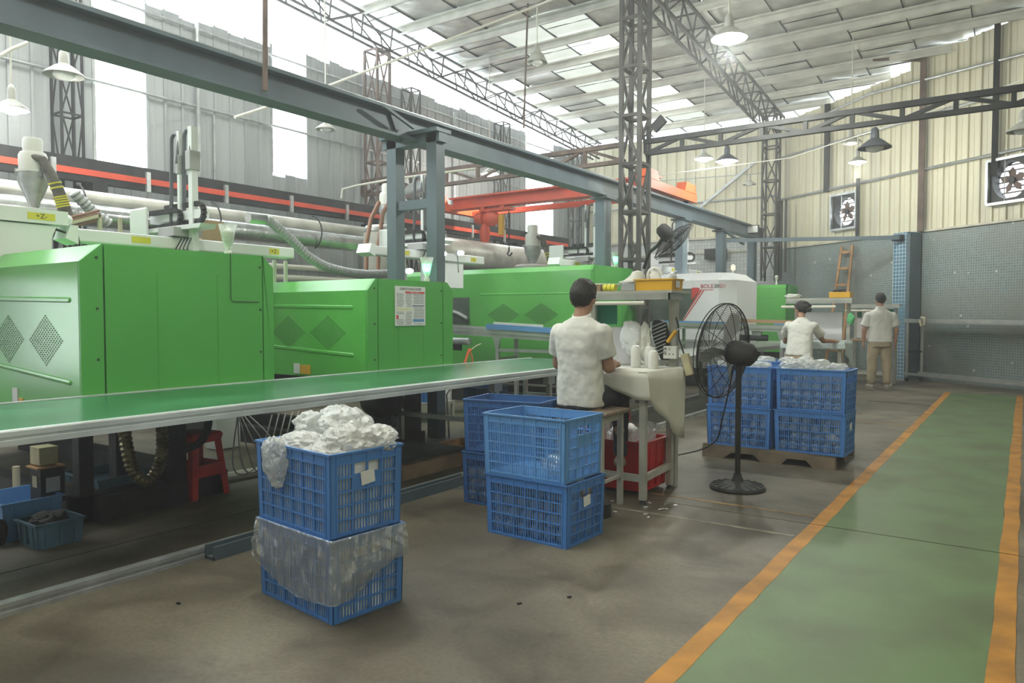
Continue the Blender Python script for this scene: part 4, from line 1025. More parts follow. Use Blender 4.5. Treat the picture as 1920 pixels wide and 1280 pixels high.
c1 = conveyor('long green belt conveyor with aluminium edges in the left foreground', -4.93, -3.70, -1.2, 7.45, .825, [(1.26, (-3.72,)), (5.2, (-4.9, -3.78)), (7.35, (-4.9, -3.78)), (6.05, (-3.76,))])
# dark channels lying over the floor rail
g = MB(); g.bx(-3.69, -3.60, 2.35, 4.60, 0, .015); g.bx(-3.69, -3.675, 2.35, 4.60, 0, .075); g.bx(-3.615, -3.60, 2.35, 4.6, 0, .075)
tag(g.build('steel_channel', 'blue_grey_steel'), 'dark steel channel on the floor behind the front blue crates', 'channel')
c2 = conveyor('pale belt conveyor behind the fan and full crates', -4.32, -3.5, 8.1, 15.3, .82, [(8.68, (-3.62, -4.2)), (11.3, (-3.62, -4.2)), (14.6, (-3.62, -4.2))], 'belt_pale', 'aluminium')
def rail_conv(label, x0, z0, x1, z1, y0, y1, legs, th=.11):
    t = thing('raised_conveyor', label, 'conveyor', ((x0 + x1) / 2, y0, 0))
    for y, n_ in ((y0, 'side_rail'), (y1, 'side_rail')):
        g = MB(); g.bar((x0, y, z0 - th / 2), (x1, y, z1 - th / 2), .03, th); g.bar((x0, y - .02, z0 - th * .5), (x1, y - .02, z1 - th * .5), .012, .02); g.build(n_, 'aluminium', t)
    g = MB(); g.bar((x0, (y0 + y1) / 2, z0 - .03), (x1, (y0 + y1) / 2, z1 - .03), abs(y1 - y0) - .04, .01); g.build('belt', 'belt_pale', t)
    for x in legs:
        zz = z0 + (z1 - z0) * (x - x0) / (x1 - x0) - th
        for y in (y0, y1):
            g = MB(); g.bx(x - .025, x + .025, y - .025, y + .025, 0, zz); g.build('leg', 'aluminium', t)
        g = MB(); g.bx(x - .02, x + .02, y0, y1, .72, .76); g.build('cross_bar', 'aluminium', t)
        g = MB(); g.prism([(x - .07, zz), (x + .07, zz), (x + .025, zz - .14), (x - .025, zz - .14)], y0 - .03, y0 - .02, 'y'); g.build('gusset', 'aluminium', t)
    for k in range(len(legs) - 1):
        g = MB(); g.bx(legs[k], legs[k + 1], y0 - .02, y0 + .02, .84, .88); g.build('stretcher', 'aluminium', t)
    return t
rail_conv('raised aluminium conveyor sloping past the third green machine', -7.4, 1.205, -4.0, 1.06, 8.2, 8.65, (-5.92, -4.95))
rail_conv('raised aluminium conveyor in front of the white machine', -5.6, 1.22, -2.95, 1.16, 12.2, 12.6, (-5.0, -3.2), .10)
def sheet(label, c, d, m, rot=0, name='board', cat='board', bv=0):
    g = MB(); g.box(c, d, RY(rot)); return tag(g.build(name, m, bevel=bv), label, cat)
sl = math.atan2(.145, 3.4)
sheet('blue board on the raised conveyor by the third machine', (-5.35, 8.18, 1.15), (1.5, .03, .07), 'paper_blue', sl)
sheet('crumpled white sheet on the blue board beside the third machine', (-5.62, 8.24, 1.20), (.78, .05, .05), 'cloth_white', sl)
sheet('dark grey board leaning on the raised conveyor behind the seated worker', (-4.75, 8.14, 1.12), (.55, .02, .07), 'dark_steel', sl)
sheet('long blue strip on the conveyor before the white machine', (-4.6, 12.25, 1.215), (1.5, .04, .03), 'paper_blue', .022)
sheet('blue strip end beside the woman on the far conveyor', (-3.15, 12.25, 1.185), (.35, .04, .02), 'paper_blue', .022, 'strip')
sheet('brown cardboard strip on the far conveyor', (-3.55, 12.5, 1.23), (1.1, .03, .06), 'cardboard', .022, 'cardboard_strip')
t = thing('motor', 'small grey motor below the far raised conveyor', 'motor', (-3.6, 12.3, .98))
g = MB(); g.cyl((-3.9, 12.3, .96), (-3.45, 12.3, .96), .05, 14); g.build('body', 'dark_steel', t, smooth=True); g = MB(); g.bx(-3.7, -3.55, 12.26, 12.34, 1.0, 1.08); g.build('bracket', 'galvanised', t)
t = thing('roller_motor', 'shiny steel roller at the left end of the raised conveyor', 'motor', (-6.7, 8.15, .95))
g = MB(); g.cyl((-6.95, 8.12, .97), (-6.35, 8.12, .97), .05, 16); g.build('roller', 'galvanised', t, smooth=True); g = MB(); g.bx(-6.85, -6.5, 8.1, 8.14, .84, .95); g.build('bracket', 'dark_steel', t)
# leaning wheeled frame conveyor along the slanted wall
t = thing('wheeled_conveyor', 'aluminium conveyor frame on castors along the blue mosaic wall', 'conveyor', tuple(wpt(1.9, 0, .4)))
for off in (.22, .62):
    g = MB(); g.bar(wpt(2.0, 1.22, off), wpt(-6, 1.16, off), .04, .075); g.bar(wpt(2.0, 1.22, off + .022), wpt(-6, 1.16, off + .022), .01, .02); g.build('side_rail', 'aluminium', t)
    g = MB(); g.bar(wpt(2.0, .16, off), wpt(-6, .12, off), .04, .05); g.build('lower_rail', 'aluminium', t)
    for tt in (1.93, -2.6, -5.9):
        g = MB(); g.bar(wpt(tt, .10, off), wpt(tt, 1.18, off), .045); g.build('leg', 'aluminium', t)
        c = wpt(tt, .045, off); w_ = MB().cyl(c - WD * .012, c + WD * .012, .045, 14).build('castor', 'black', t)
    g = MB(); g.prism([(0, 0), (0, 0), (0, 0)], 0, .01, 'x')
g = MB(); g.bar(wpt(1.93, .6, .22), wpt(1.93, .6, .62), .035); g.build('cross_bar', 'dark_steel', t)
g = MB(); g.tube([wpt(1.85, 1.15, .4), wpt(1.8, .9, .42), wpt(1.85, .62, .4)], .008, 6); g.build('cable', 'soft_black', t)
g = MB(); g.bar(wpt(2.0, 1.19, .42), wpt(-6, 1.13, .42), .38, .008); g.build('belt', 'belt_pale', t)
tag(MB().tube([wpt(1.6, 1.29, .64), wpt(1.5, 1.28, .66), wpt(1.5, 1.15, .67), wpt(1.58, 1.12, .66), wpt(1.62, 1.25, .66)], .02, 8).build('cord_roll', 'cream_pvc', smooth=True), 'cream cord wound round the end of the wheeled conveyor frame', 'cord')

# ================================================================== LADDER
t = thing('wooden_ladder', 'wooden ladder leaning on the mosaic wall below the round exhaust fan', 'ladder', tuple(wpt(4.35, 0, .8)))
LA, LB = wpt(4.25, 2.92, .08), wpt(4.34, 0, .45); RA, RB_ = wpt(3.93, 2.92, .08), wpt(3.86, 0, .45)
for a, b in ((LA, LB), (RA, RB_)):
    g = MB(); g.bar(a, b, .05, .07); g.build('stile', 'wood', t)
for k in range(8):
    f = .05 + k * .128; g = MB(); g.bar(LA.lerp(LB, f) + WN * .03, RA.lerp(RB_, f) + WN * .03, .04, .05); g.build('rung', 'wood', t)

# ================================================================== PACKING DESK (near)
def post(mb, x, y, z0, z1, w=.045): mb.bx(x - w / 2, x + w / 2, y - w / 2, y + w / 2, z0, z1)
dk = thing('packing_desk', 'white cloth-covered packing desk with an upper shelf beside the seated worker', 'desk', (-2.7, 5.1, 0))
for x, y in ((-2.20, 4.80), (-2.76, 4.80), (-2.235, 5.36), (-2.76, 5.36)):
    g = MB(); post(g, x, y, .03, .90); g.build('leg', 'lamp_enamel', dk); g = MB(); g.lathe([(.03, 0), (.02, .015), (.01, .03)], 10, (x, y, 0)); g.build('foot', 'dark_steel', dk)
for a, b, z in (((-2.76, 4.8), (-2.2, 4.8), .18), ((-2.2, 4.8), (-2.235, 5.36), .18), ((-2.76, 5.36), (-2.235, 5.36), .18)):
    g = MB(); g.bar((*a, z), (*b, z), .03, .05); g.build('stretcher', 'lamp_enamel', dk)
g = MB(); g.bx(-2.82, -2.17, 4.76, 5.42, .90, .925); g.build('tabletop', 'plywood', dk)
g = MB(); post(g, -2.25, 5.46, .0, 1.50, .06); g.build('shelf_post', 'lamp_enamel', dk); g = MB(); post(g, -2.95, 5.46, .0, 1.50, .035); g.build('shelf_post', 'lamp_enamel', dk)
g = MB(); g.bx(-3.0, -2.16, 5.20, 5.56, 1.505, 1.525); g.build('shelf_board', 'lamp_enamel', dk)
g = MB(); g.bx(-3.0, -2.19, 5.20, 5.235, 1.455, 1.505); g.bx(-2.23, -2.19, 5.2, 5.5, 1.455, 1.505); g.build('shelf_rail', 'aluminium', dk)
g = MB(); g.cyl((-2.96, 5.2, 1.43), (-2.38, 5.2, 1.43), .016, 10); g.build('light_tube', 'pipe_white', dk, smooth=True)
g = MB(); g.bx(-3.05, -2.55, 5.47, 5.485, .94, 1.24); g.build('back_panel', 'acrylic', dk)
g = MB(); g.bx(-3.08, -2.76, 5.49, 5.50, 1.262, 1.43); tag(g.build('teal_board', 'teal_board'), 'dark teal board hanging behind the packing desk shelf', 'board')
# cloth: top plus wavy skirt
def skirt(label, pts, ztop, hang, m, par=None, name='tablecloth'):
    """cloth over a table: flat top polygon outline pts with a hanging border of height hang(s)"""
    g = MB(); N = len(pts); seg = 10; ring = []
    for i in range(N):
        a, b = Vector((*pts[i], 0)), Vector((*pts[(i + 1) % N], 0))
        for k in range(seg): ring.append((a.lerp(b, k / seg), (i + k / seg), (b - a).normalized()))
    M = len(ring); c = sum((r[0] for r in ring), Vector()) / M
    top = [(r[0].x, r[0].y, ztop) for r in ring]; g.add(top, [tuple(range(M))])
    rows = 5; k0 = len(g.v)
    for j in range(rows + 1):
        for (p, s, d) in ring:
            out = Vector((d.y, -d.x, 0)); h = hang(s) * j / rows
            wv = .018 * math.sin(s * 14) * (j / rows) + .01 * (j > 0); q = p + out * wv
            g.v.append((q.x, q.y, ztop - h + .004 * (j == 0)))
    for j in range(rows):
        for i in range(M):
            a, b = k0 + j * M + i, k0 + j * M + (i + 1) % M; g.f.append((a, b, b + M, a + M))
    o = g.build(name, m, smooth=True); md = o.modifiers.new('thick', 'SOLIDIFY'); md.thickness = .004; return tag(o, label, 'cloth')
def hang1(s):
    # sides: 0 front, 1 right, 2 back, 3 left
    if s < 1: return .13 + .06 * max(0, s - .6) / .4 + .015 * math.sin(s * 9)
    if s < 2: u = s - 1; return .19 + .42 * u ** 1.1 - (.0 if u < .85 else (u - .85) * .6)
    if s < 3: return .12
    return .13
skirt('off-white cloth draped over the packing desk, hanging low at the right', [(-2.84, 4.74), (-2.15, 4.74), (-2.15, 5.44), (-2.84, 5.44)], .935, hang1, 'cloth_white')
# things on the shelf
ZS = 1.526
t = thing('round_tray', 'round white dish with a red slip on the desk shelf', 'tray', (-2.86, 5.38, ZS))
g = MB(); g.lathe([(.135, 0), (.16, .055), (.168, .055), (.165, .062), (.152, .062), (.128, .012), (.001, .012)], 32, (-2.86, 5.38, ZS)); g.build('dish', 'white_plastic', t, smooth=True)
g = MB(); g.box((-2.89, 5.34, ZS + .05), (.06, .03, .006), RZ(.5)); g.build('red_slip', 'red_print', t); g = MB(); g.bx(-2.91, -2.79, 5.37, 5.42, ZS + .012, ZS + .05); g.build('white_parts', 'white_plastic', t)
for k in range(3):
    x = -2.74 + k * .035; tag(MB().lathe([(.028, -.015), (.028, .015)], 16, (x, 5.26, ZS + .028), RY(PI / 2)).build('tape_roll', 'yellow_sticker', smooth=True), 'yellow tape roll on the shelf beside the round dish', 'tape', 'yellow tape rolls')
tag(MB().bx(-2.81, -2.775, 5.23, 5.29, ZS, ZS + .055).build('brown_block', 'plywood'), 'small brown block next to the yellow tape rolls', 'block')
tag(MB().bx(-2.60, -2.48, 5.24, 5.38, ZS, ZS + .065).build('grey_tin', 'metal_cabinet', bevel=.005), 'grey tin under the white cap on the shelf', 'tin')
g = MB(); g.lathe([(.001, 0), (.10, 0), (.10, .012), (.062, .02), (.058, .055), (.04, .085), (.001, .095)], 24, (-2.50, 5.33, ZS + .066))
for i, v in enumerate(g.v):
    if v[2] < ZS + .09 and v[0] < -2.55: g.v[i] = (v[0] - .05, v[1], v[2] - .002)
tag(g.build('peaked_hat', 'cloth_white', smooth=True), 'white peaked cap lying on the desk shelf', 'cap')
t = thing('yellow_bin', 'yellow plastic bin holding white bottles at the end of the shelf', 'bin', (-2.32, 5.34, ZS))
g = MB()
def openbox(g, x0, x1, y0, y1, z0, z1, th=.006, tap=0.0, rim=.008):
    g.bx(x0 + tap, x1 - tap, y0 + tap, y1 - tap, z0, z0 + th)
    for (a, b, c, d) in ((x0, x0, y0, y1), (x1, x1, y0, y1)):
        s = 1 if a == x0 else -1
        g.add([(a + s * tap, y0 + tap, z0), (a + s * tap, y1 - tap, z0), (a, y1, z1), (a, y0, z1), (a + s * (tap + th), y0 + tap, z0), (a + s * (tap + th), y1 - tap, z0), (a + s * th, y1, z1), (a + s * th, y0, z1)],
              [(0, 1, 2, 3), (4, 5, 6, 7), (0, 1, 5, 4), (2, 3, 7, 6), (1, 2, 6, 5), (3, 0, 4, 7)])
    for a in (y0, y1):
        s = 1 if a == y0 else -1
        g.add([(x0 + tap, a + s * tap, z0), (x1 - tap, a + s * tap, z0), (x1, a, z1), (x0, a, z1), (x0 + tap, a + s * (tap + th), z0), (x1 - tap, a + s * (tap + th), z0), (x1, a + s * th, z1), (x0, a + s * th, z1)],
              [(0, 1, 2, 3), (4, 5, 6, 7), (0, 1, 5, 4), (2, 3, 7, 6), (1, 2, 6, 5), (3, 0, 4, 7)])
    if rim:
        g.bx(x0 - rim, x1 + rim, y0 - rim, y0 + th, z1 - rim, z1 + .002); g.bx(x0 - rim, x1 + rim, y1 - th, y1 + rim, z1 - rim, z1 + .002)
        g.bx(x0 - rim, x0 + th, y0, y1, z1 - rim, z1 + .002); g.bx(x1 - th, x1 + rim, y0, y1, z1 - rim, z1 + .002)
    return g
openbox(g, -2.48, -2.17, 5.235, 5.44, ZS, ZS + .085, tap=.006); g.build('bin_body', 'yellow_plastic', t)
g = MB(); g.bx(-2.163, -2.162, 5.28, 5.36, ZS + .02, ZS + .07); g.build('label_card', 'paper', t)
BP = [(.001, 0), (.036, 0), (.04, .01), (.04, .12), (.03, .145), (.014, .152), (.014, .175), (.001, .176)]
def bottle(label, c, R, s=1, group=None, m='white_plastic'):
    g = MB(); g.lathe([(a * s, b * s) for a, b in BP], 16, c, R); o = g.build('white_bottle', m, smooth=True); return tag(o, label, 'bottle', group)
bottle('white bottle leaning left in the yellow bin', (-2.30, 5.33, ZS + .01), RY(-.5), 1.0)
bottle('frosted bottle leaning right in the yellow bin', (-2.27, 5.30, ZS + .01), RY(.65), .95, m='bottle_plastic')
t = tag(MB().tube(arc((-2.37, 5.36, ZS + .12), .055, 0, PI, 10, (1, 0, 0), (0, 0, 1)) + [Vector((-2.425, 5.36, ZS + .02))], .014, 10).build('bottle_handle', 'white_plastic', smooth=True), 'white hooked jug handle sticking out of the yellow bin', 'jug')
# on the desk
ZD = .940
for k, (x, y, r_, h, lab) in enumerate(((-2.43, 5.16, 0, 1.0, 'tallest white bottle on the desk, left of the group'), (-2.34, 5.2, 0, .95, 'white bottle with a handle in the middle of the desk group'), (-2.27, 5.12, 0, .8, 'shortest white bottle near the desk corner'))):
    t = thing('white_jug', lab, 'bottle', (x, y, ZD))
    g = MB(); g.lathe([(a * .95, b * 1.12 * h) for a, b in BP], 16, (x, y, ZD)); g.build('jug_body', 'white_plastic', t, smooth=True)
    if k == 1: g = MB(); g.tube([(x - .035, y - .02, ZD + .16), (x - .06, y - .03, ZD + .12), (x - .06, y - .03, ZD + .06), (x - .035, y - .02, ZD + .03)], .009, 8); g.build('jug_handle', 'white_plastic', t, smooth=True)
def crumple(label, c, d, seed, m='bag_film', name='plastic_bag', cat='bag', amp=.28, fr=3.4, sub=4, group=None, flat=None, z0=None):
    bm = bmesh.new(); bmesh.ops.create_icosphere(bm, subdivisions=sub, radius=1)
    off = Vector((seed * 7.3, seed * 3.1, seed * 1.7))
    for v in bm.verts:
        n = v.co.normalized(); q = n * 1.3 + off
        a = noise.noise(q * 1.4) * .5 + (.5 - abs(noise.noise(q * fr * .5))) * .5 + (.5 - abs(noise.noise(q * fr))) * .35 + noise.noise(q * fr * 2.3) * .06
        r_ = 1 + amp * (a - .35) * 2
        p = n * r_; p = Vector((p.x * d[0], p.y * d[1], p.z * d[2])) + Vector(c)
        if z0 is not None and p.z < z0: p.z = z0 + (p.z - z0) * .02
        v.co = p
    g = MB(); g.v = [tuple(v.co) for v in bm.verts]; g.f = [tuple(v.index for v in f.verts) for f in bm.faces]; bm.free()
    return tag(g.build(name, m, smooth=True), label, cat, group)
crumple('clear crumpled plastic bag on the desk behind the worker elbow', (-2.80, 5.28, 1.01), (.16, .10, .085), 1, z0=.94)
crumple('white paper bag hanging from the back of the desk above the bottles', (-2.57, 5.36, 1.16), (.10, .04, .13), 2, 'paper', amp=.22, fr=3, sub=4)
crumple('second white bag hanging next to the black sleeve', (-2.46, 5.38, 1.14), (.06, .04, .14), 3, 'cloth_white', amp=.2, fr=3)
t = thing('black_sleeve', 'black ribbed sleeve hung on the desk post', 'sleeve', (-2.33, 5.40, 1.25))
g = MB(); g.rings([((-2.36, 5.41, 1.30), (.03, 0, 0), (0, .02, 0)), ((-2.35, 5.41, 1.28), (.06, 0, 0), (0, .03, 0)), ((-2.34, 5.41, 1.2), (.075, 0, 0), (0, .035, 0)), ((-2.32, 5.41, 1.08), (.055, 0, 0), (0, .03, 0)), ((-2.30, 5.41, .99), (.035, 0, 0), (0, .02, 0))], 16); g.build('sleeve_body', 'black', t, smooth=True)
for k in range(9): g = MB(); z = 1.03 + k * .029; g.bar((-2.40, 5.373, z - .02), (-2.28, 5.373, z + .03), .006); g.build('rib', 'metal_cabinet', t)
t = thing('socket_box', 'white power socket box fixed to the desk post', 'socket', (-2.25, 5.40, 1.05)); g = MB(); g.bx(-2.305, -2.195, 5.38, 5.42, 1.0, 1.10); g.build('plate', 'white_plastic', t, bevel=.006)
for k in range(5): g = MB(); g.bx(-2.285 + (k % 3) * .03, -2.279 + (k % 3) * .03, 5.378, 5.381, 1.03 + (k // 3) * .04, 1.042 + (k // 3) * .04); g.build('socket_hole', 'black', t)
t = thing('air_gun', 'yellow-handled air gun hung beside the desk post', 'tool', (-2.2, 5.36, 1.2)); g = MB(); g.cyl((-2.26, 5.36, 1.13), (-2.19, 5.36, 1.22), .014, 10); g.build('handle', 'yellow_plastic', t, smooth=True)
g = MB(); g.cyl((-2.19, 5.36, 1.22), (-2.13, 5.33, 1.245), .007, 8); g.build('nozzle', 'galvanised', t, smooth=True)
t = thing('switch_box', 'long dirty cream switch box hanging on its cable from the desk', 'box', (-2.13, 5.42, .95)); g = MB(); g.box((-2.12, 5.42, .96), (.06, .05, .17), RY(-.3)); g.build('case', 'cream_box', t, bevel=.006)
g = MB(); g.tube([(-2.15, 5.42, 1.04), (-2.19, 5.42, 1.15), (-2.19, 5.4, 1.26), (-2.21, 5.4, 1.32)], .006, 6); g.build('cable', 'soft_black', t)
tag(MB().tube([(-2.92, 5.08, ZD + .008), (-2.87, 5.06, ZD + .03), (-2.83, 5.06, ZD + .04), (-2.79, 5.07, ZD + .03), (-2.77, 5.09, ZD + .006)], .006, 6).build('pliers_wire', 'dark_steel', smooth=True), 'dark bent wire tool lying on the white cloth', 'tool')

# stool under the seated worker
t = thing('work_stool', 'tall grey stool with worn wooden seat under the worker', 'stool', (-2.50, 4.56, 0))
g = MB(); g.bx(-2.73, -2.27, 4.38, 4.76, .655, .685); g.build('seat', 'pallet_wood', t, bevel=.01)
for x, y in ((-2.67, 4.43), (-2.34, 4.43), (-2.67, 4.72), (-2.34, 4.72)): g = MB(); g.bar((x, y, 0), (x, y, .655), .035); g.build('leg', 'lamp_enamel', t)
for a, b in (((-2.67, 4.43), (-2.34, 4.43)), ((-2.34, 4.43), (-2.34, 4.72)), ((-2.67, 4.72), (-2.34, 4.72)), ((-2.67, 4.43), (-2.67, 4.72))): g = MB(); g.bar((*a, .2), (*b, .2), .02); g.bar((*a, .63), (*b, .63), .02, .05); g.build('stretcher', 'lamp_enamel', t)

# ================================================================== FAR WORK TABLES
def far_desk(label, x0, x1, y0, y1, z, shelf, clothm=None, clabel=None):
    t = thing('work_table', label, 'table', ((x0 + x1) / 2, (y0 + y1) / 2, 0))
    for x in (x0 + .04, x1 - .04):
        for y in (y0 + .04, y1 - .04):
            g = MB(); post(g, x, y, 0, z - .03, .05); g.build('leg', 'lamp_enamel', t)
        g = MB(); post(g, x, y1 + .02, 0, shelf, .05); g.build('shelf_post', 'lamp_enamel', t)
    g = MB(); g.bx(x0, x1, y0, y1, z - .03, z); g.build('tabletop', 'plywood', t)
    MB().bx(x0, x1, y0 + .03, y0 + .06, .2, .24).build('stretcher', 'lamp_enamel', t); MB().bx(x0, x1, y1 - .06, y1 - .03, .2, .24).build('stretcher', 'lamp_enamel', t)
    g = MB(); g.bx(x0 - .05, x1 + .05, y1 - .25, y1 + .1, shelf, shelf + .025); g.build('shelf_board', 'lamp_enamel', t)
    g = MB(); g.bx(x0 - .05, x1 + .05, y1 - .26, y1 - .22, shelf - .05, shelf); g.build('shelf_rail', 'aluminium', t)
    g = MB(); g.cyl((x0 - .1, y1 - .3, shelf - .10), (x1 - .15, y1 - .3, shelf - .10), .02, 8); g.build('light_tube', 'pipe_white', t, smooth=True)
    g = MB(); g.bx(x0 + .05, x1 - .12, y1 + .0, y1 + .015, z + .02, z + .42); g.build('back_panel', 'acrylic', t)
    if clothm: skirt(clabel, [(x0 - .02, y0 - .03), (x1 + .02, y0 - .03), (x1 + .02, y1), (x0 - .02, y1)], z + .008, lambda s: .11 if s < 1 else (.1 + .35 * (s - 1) if s < 2 else .1), clothm)
    return t
far_desk('work table with pale blue cloth and shelf in front of the woman', -2.86, -2.06, 10.95, 11.55, .96, 1.555, 'cloth_pale_blue', 'pale blue cloth on the woman\'s work table')
far_desk('work table with shelf in front of the standing man', -2.82, -2.02, 15.45, 16.05, .86, 1.52)
tag(MB().bx(-2.32, -2.04, 11.32, 11.55, 1.585, 1.665).build('yellow_box', 'yellow_plastic', bevel=.004), 'yellow box on the shelf above the woman, before the ladder', 'box')
crumple('dark cloth bundle in the far yellow box', (-2.20, 11.42, 1.685), (.10, .07, .03), 6, 'soft_black', 'cloth_bundle', 'cloth', sub=3)
crumple('small white bag at the left end of the shelf above the woman', (-2.84, 11.4, 1.615), (.12, .06, .04), 7, 'cloth_white', sub=3)
crumple('green mesh bag hanging right of the woman\'s table', (-2.02, 11.3, 1.28), (.05, .05, .09), 8, 'led_green_off' if 'led_green_off' in MATS else mat('green_mesh', (.12, .5, .2), .6).name, 'mesh_bag', 'bag', sub=3)
tag(MB().bx(-2.75, -2.1, 16.07, 16.08, 1.12, 1.45).build('green_board', 'teal_board'), 'dark green board behind the standing man', 'board')
g = MB(); g.add([(-2.66, 16.0, 1.08), (-2.2, 16.0, 1.08), (-2.5, 16.0, 1.47), (-2.66, 16.0, 1.47), (-2.66, 16.01, 1.08), (-2.2, 16.01, 1.08), (-2.5, 16.01, 1.47), (-2.66, 16.01, 1.47)], [(0, 1, 2, 3), (4, 5, 6, 7), (0, 1, 5, 4), (1, 2, 6, 5), (2, 3, 7, 6), (3, 0, 4, 7)])
tag(g.build('white_sheet', 'paper'), 'white sheet hung over the dark green board', 'sheet')
t = thing('work_stool', 'grey stool standing under the woman\'s table', 'stool', (-2.1, 10.8, 0))
g = MB(); g.bx(-2.28, -1.92, 10.62, 10.92, .58, .61); g.build('seat', 'pallet_wood', t)
for x, y in ((-2.25, 10.65), (-1.95, 10.65), (-2.25, 10.89), (-1.95, 10.89)): g = MB(); g.bar((x, y, 0), (x, y, .58), .04); g.build('leg', 'lamp_enamel', t)

# ================================================================== PEDESTAL FANS
def cage_fan(label, base, zc, axis, R, pole=True, basept=None, m='black', covered=False):
    """axis = unit vector the fan blows towards"""
    A = Vector(axis).normalized(); U = Vector((0, 0, 1)); U = (U - A * U.dot(A)).normalized(); V = A.cross(U)
    c = Vector((base[0], base[1], zc)); t = thing('pedestal_fan' if pole else 'covered_fan', label, 'fan', (base[0], base[1], 0 if pole else zc))
    Rm = Matrix((U, V, A)).transposed()
    if pole:
        bc = (base[0], base[1], 0)
        g = MB(); g.lathe([(.001, 0), (.205, 0), (.21, .012), (.20, .03), (.12, .042), (.05, .06), (.03, .10), (.03, .12)], 40, bc); g.build('base', 'soft_black', t, smooth=True)
        for k in range(18):
            a = k * PI / 9; g = MB(); g.bar((bc[0] + .09 * math.cos(a), bc[1] + .09 * math.sin(a), .045), (bc[0] + .19 * math.cos(a), bc[1] + .19 * math.sin(a), .034), .008); g.build('base_rib', 'dark_steel', t)
        g = MB(); g.cyl((bc[0], bc[1], .1), (bc[0], bc[1], zc - .09), .021, 14); g.build('pole', 'black', t, smooth=True)
        g = MB(); g.cyl((bc[0], bc[1], zc - .13), (bc[0], bc[1], zc - .02), .03, 12); g.build('neck', 'black', t, smooth=True)
    mc = c + A * .02
    g = MB(); g.lathe([(.001, -.16), (.05, -.155), (.085, -.12), (.095, -.05), (.095, .03), (.08, .06), (.001, .065)], 20, mc, Rm); g.build('motor', 'soft_black', t, smooth=True)
    cc = c + A * .13                                   # plane of the cage rim
    def ring(g, r, h, w): 
        pts = [cc + A * h + (U * math.cos(2 * PI * k / 40) + V * math.sin(2 * PI * k / 40)) * r for k in range(41)]; g.tube(pts, w, 5, cap=False)
    g = MB(); ring(g, R, 0, .006); ring(g, R, .03, .004); g.build('rim_ring', m, t, smooth=True)
    for sgn, dep in ((1, .12), (-1, .10)):
        n = 26 if sgn > 0 else 26; g = MB()
        for k in range(1, n):
            f = k / n; ring(g, R * f, sgn * dep * (1 - f * f), .0013)
        o = g.build('guard_wires', m, t, smooth=True); o['kind'] = 'stuff'
        for k in range(12):
            a = k * PI / 6; pts = [cc + A * sgn * dep * (1 - (i / 8) ** 2) + (U * math.cos(a) + V * math.sin(a)) * R * i / 8 for i in range(1, 9)]
            g = MB(); g.tube(pts, .0028, 5); g.build('guard_spoke', m, t, smooth=True)
    g = MB(); g.cyl(cc - A * .03, cc + A * .03, .035, 12); g.build('hub', 'metal_cabinet', t, smooth=True)
    for k in range(3):
        a = k * 2 * PI / 3 + .4; g = MB(); pts = []
        for (r_, da, h) in ((.03, -.5, .015), (R * .55, -.32, .03), (R * .85, -.1, .025), (R * .88, .15, .0), (R * .6, .32, -.02), (.03, .5, -.015)):
            pts.append(cc + A * h + (U * math.cos(a + da) + V * math.sin(a + da)) * r_)
        g.add(pts + [p - A * .004 for p in pts], [(0, 1, 2, 3, 4, 5), (11, 10, 9, 8, 7, 6)] + [(i, (i + 1) % 6, (i + 1) % 6 + 6, i + 6) for i in range(6)]); g.build('blade', 'metal_cabinet' if not covered else 'dark_steel', t)
    return t
cage_fan('black pedestal fan with wire cage standing on the floor in front of the full crates', (-1.80, 5.65), 1.045, (-.965, .22, .10), .37)
cf = cage_fan('dusty wall fan turned sideways on the tall lattice column', (-3.95, 9.3), 2.42, (.55, .40, -.70), .33, pole=False, m='dark_steel', covered=True)
g = MB(); g.tube([(-4.75, 10.35, 2.05), (-4.5, 10.0, 2.25), (-4.2, 9.6, 2.3), (-3.98, 9.33, 2.42)], .025, 8); g.build('wall_arm', 'dark_steel', cf, smooth=True)

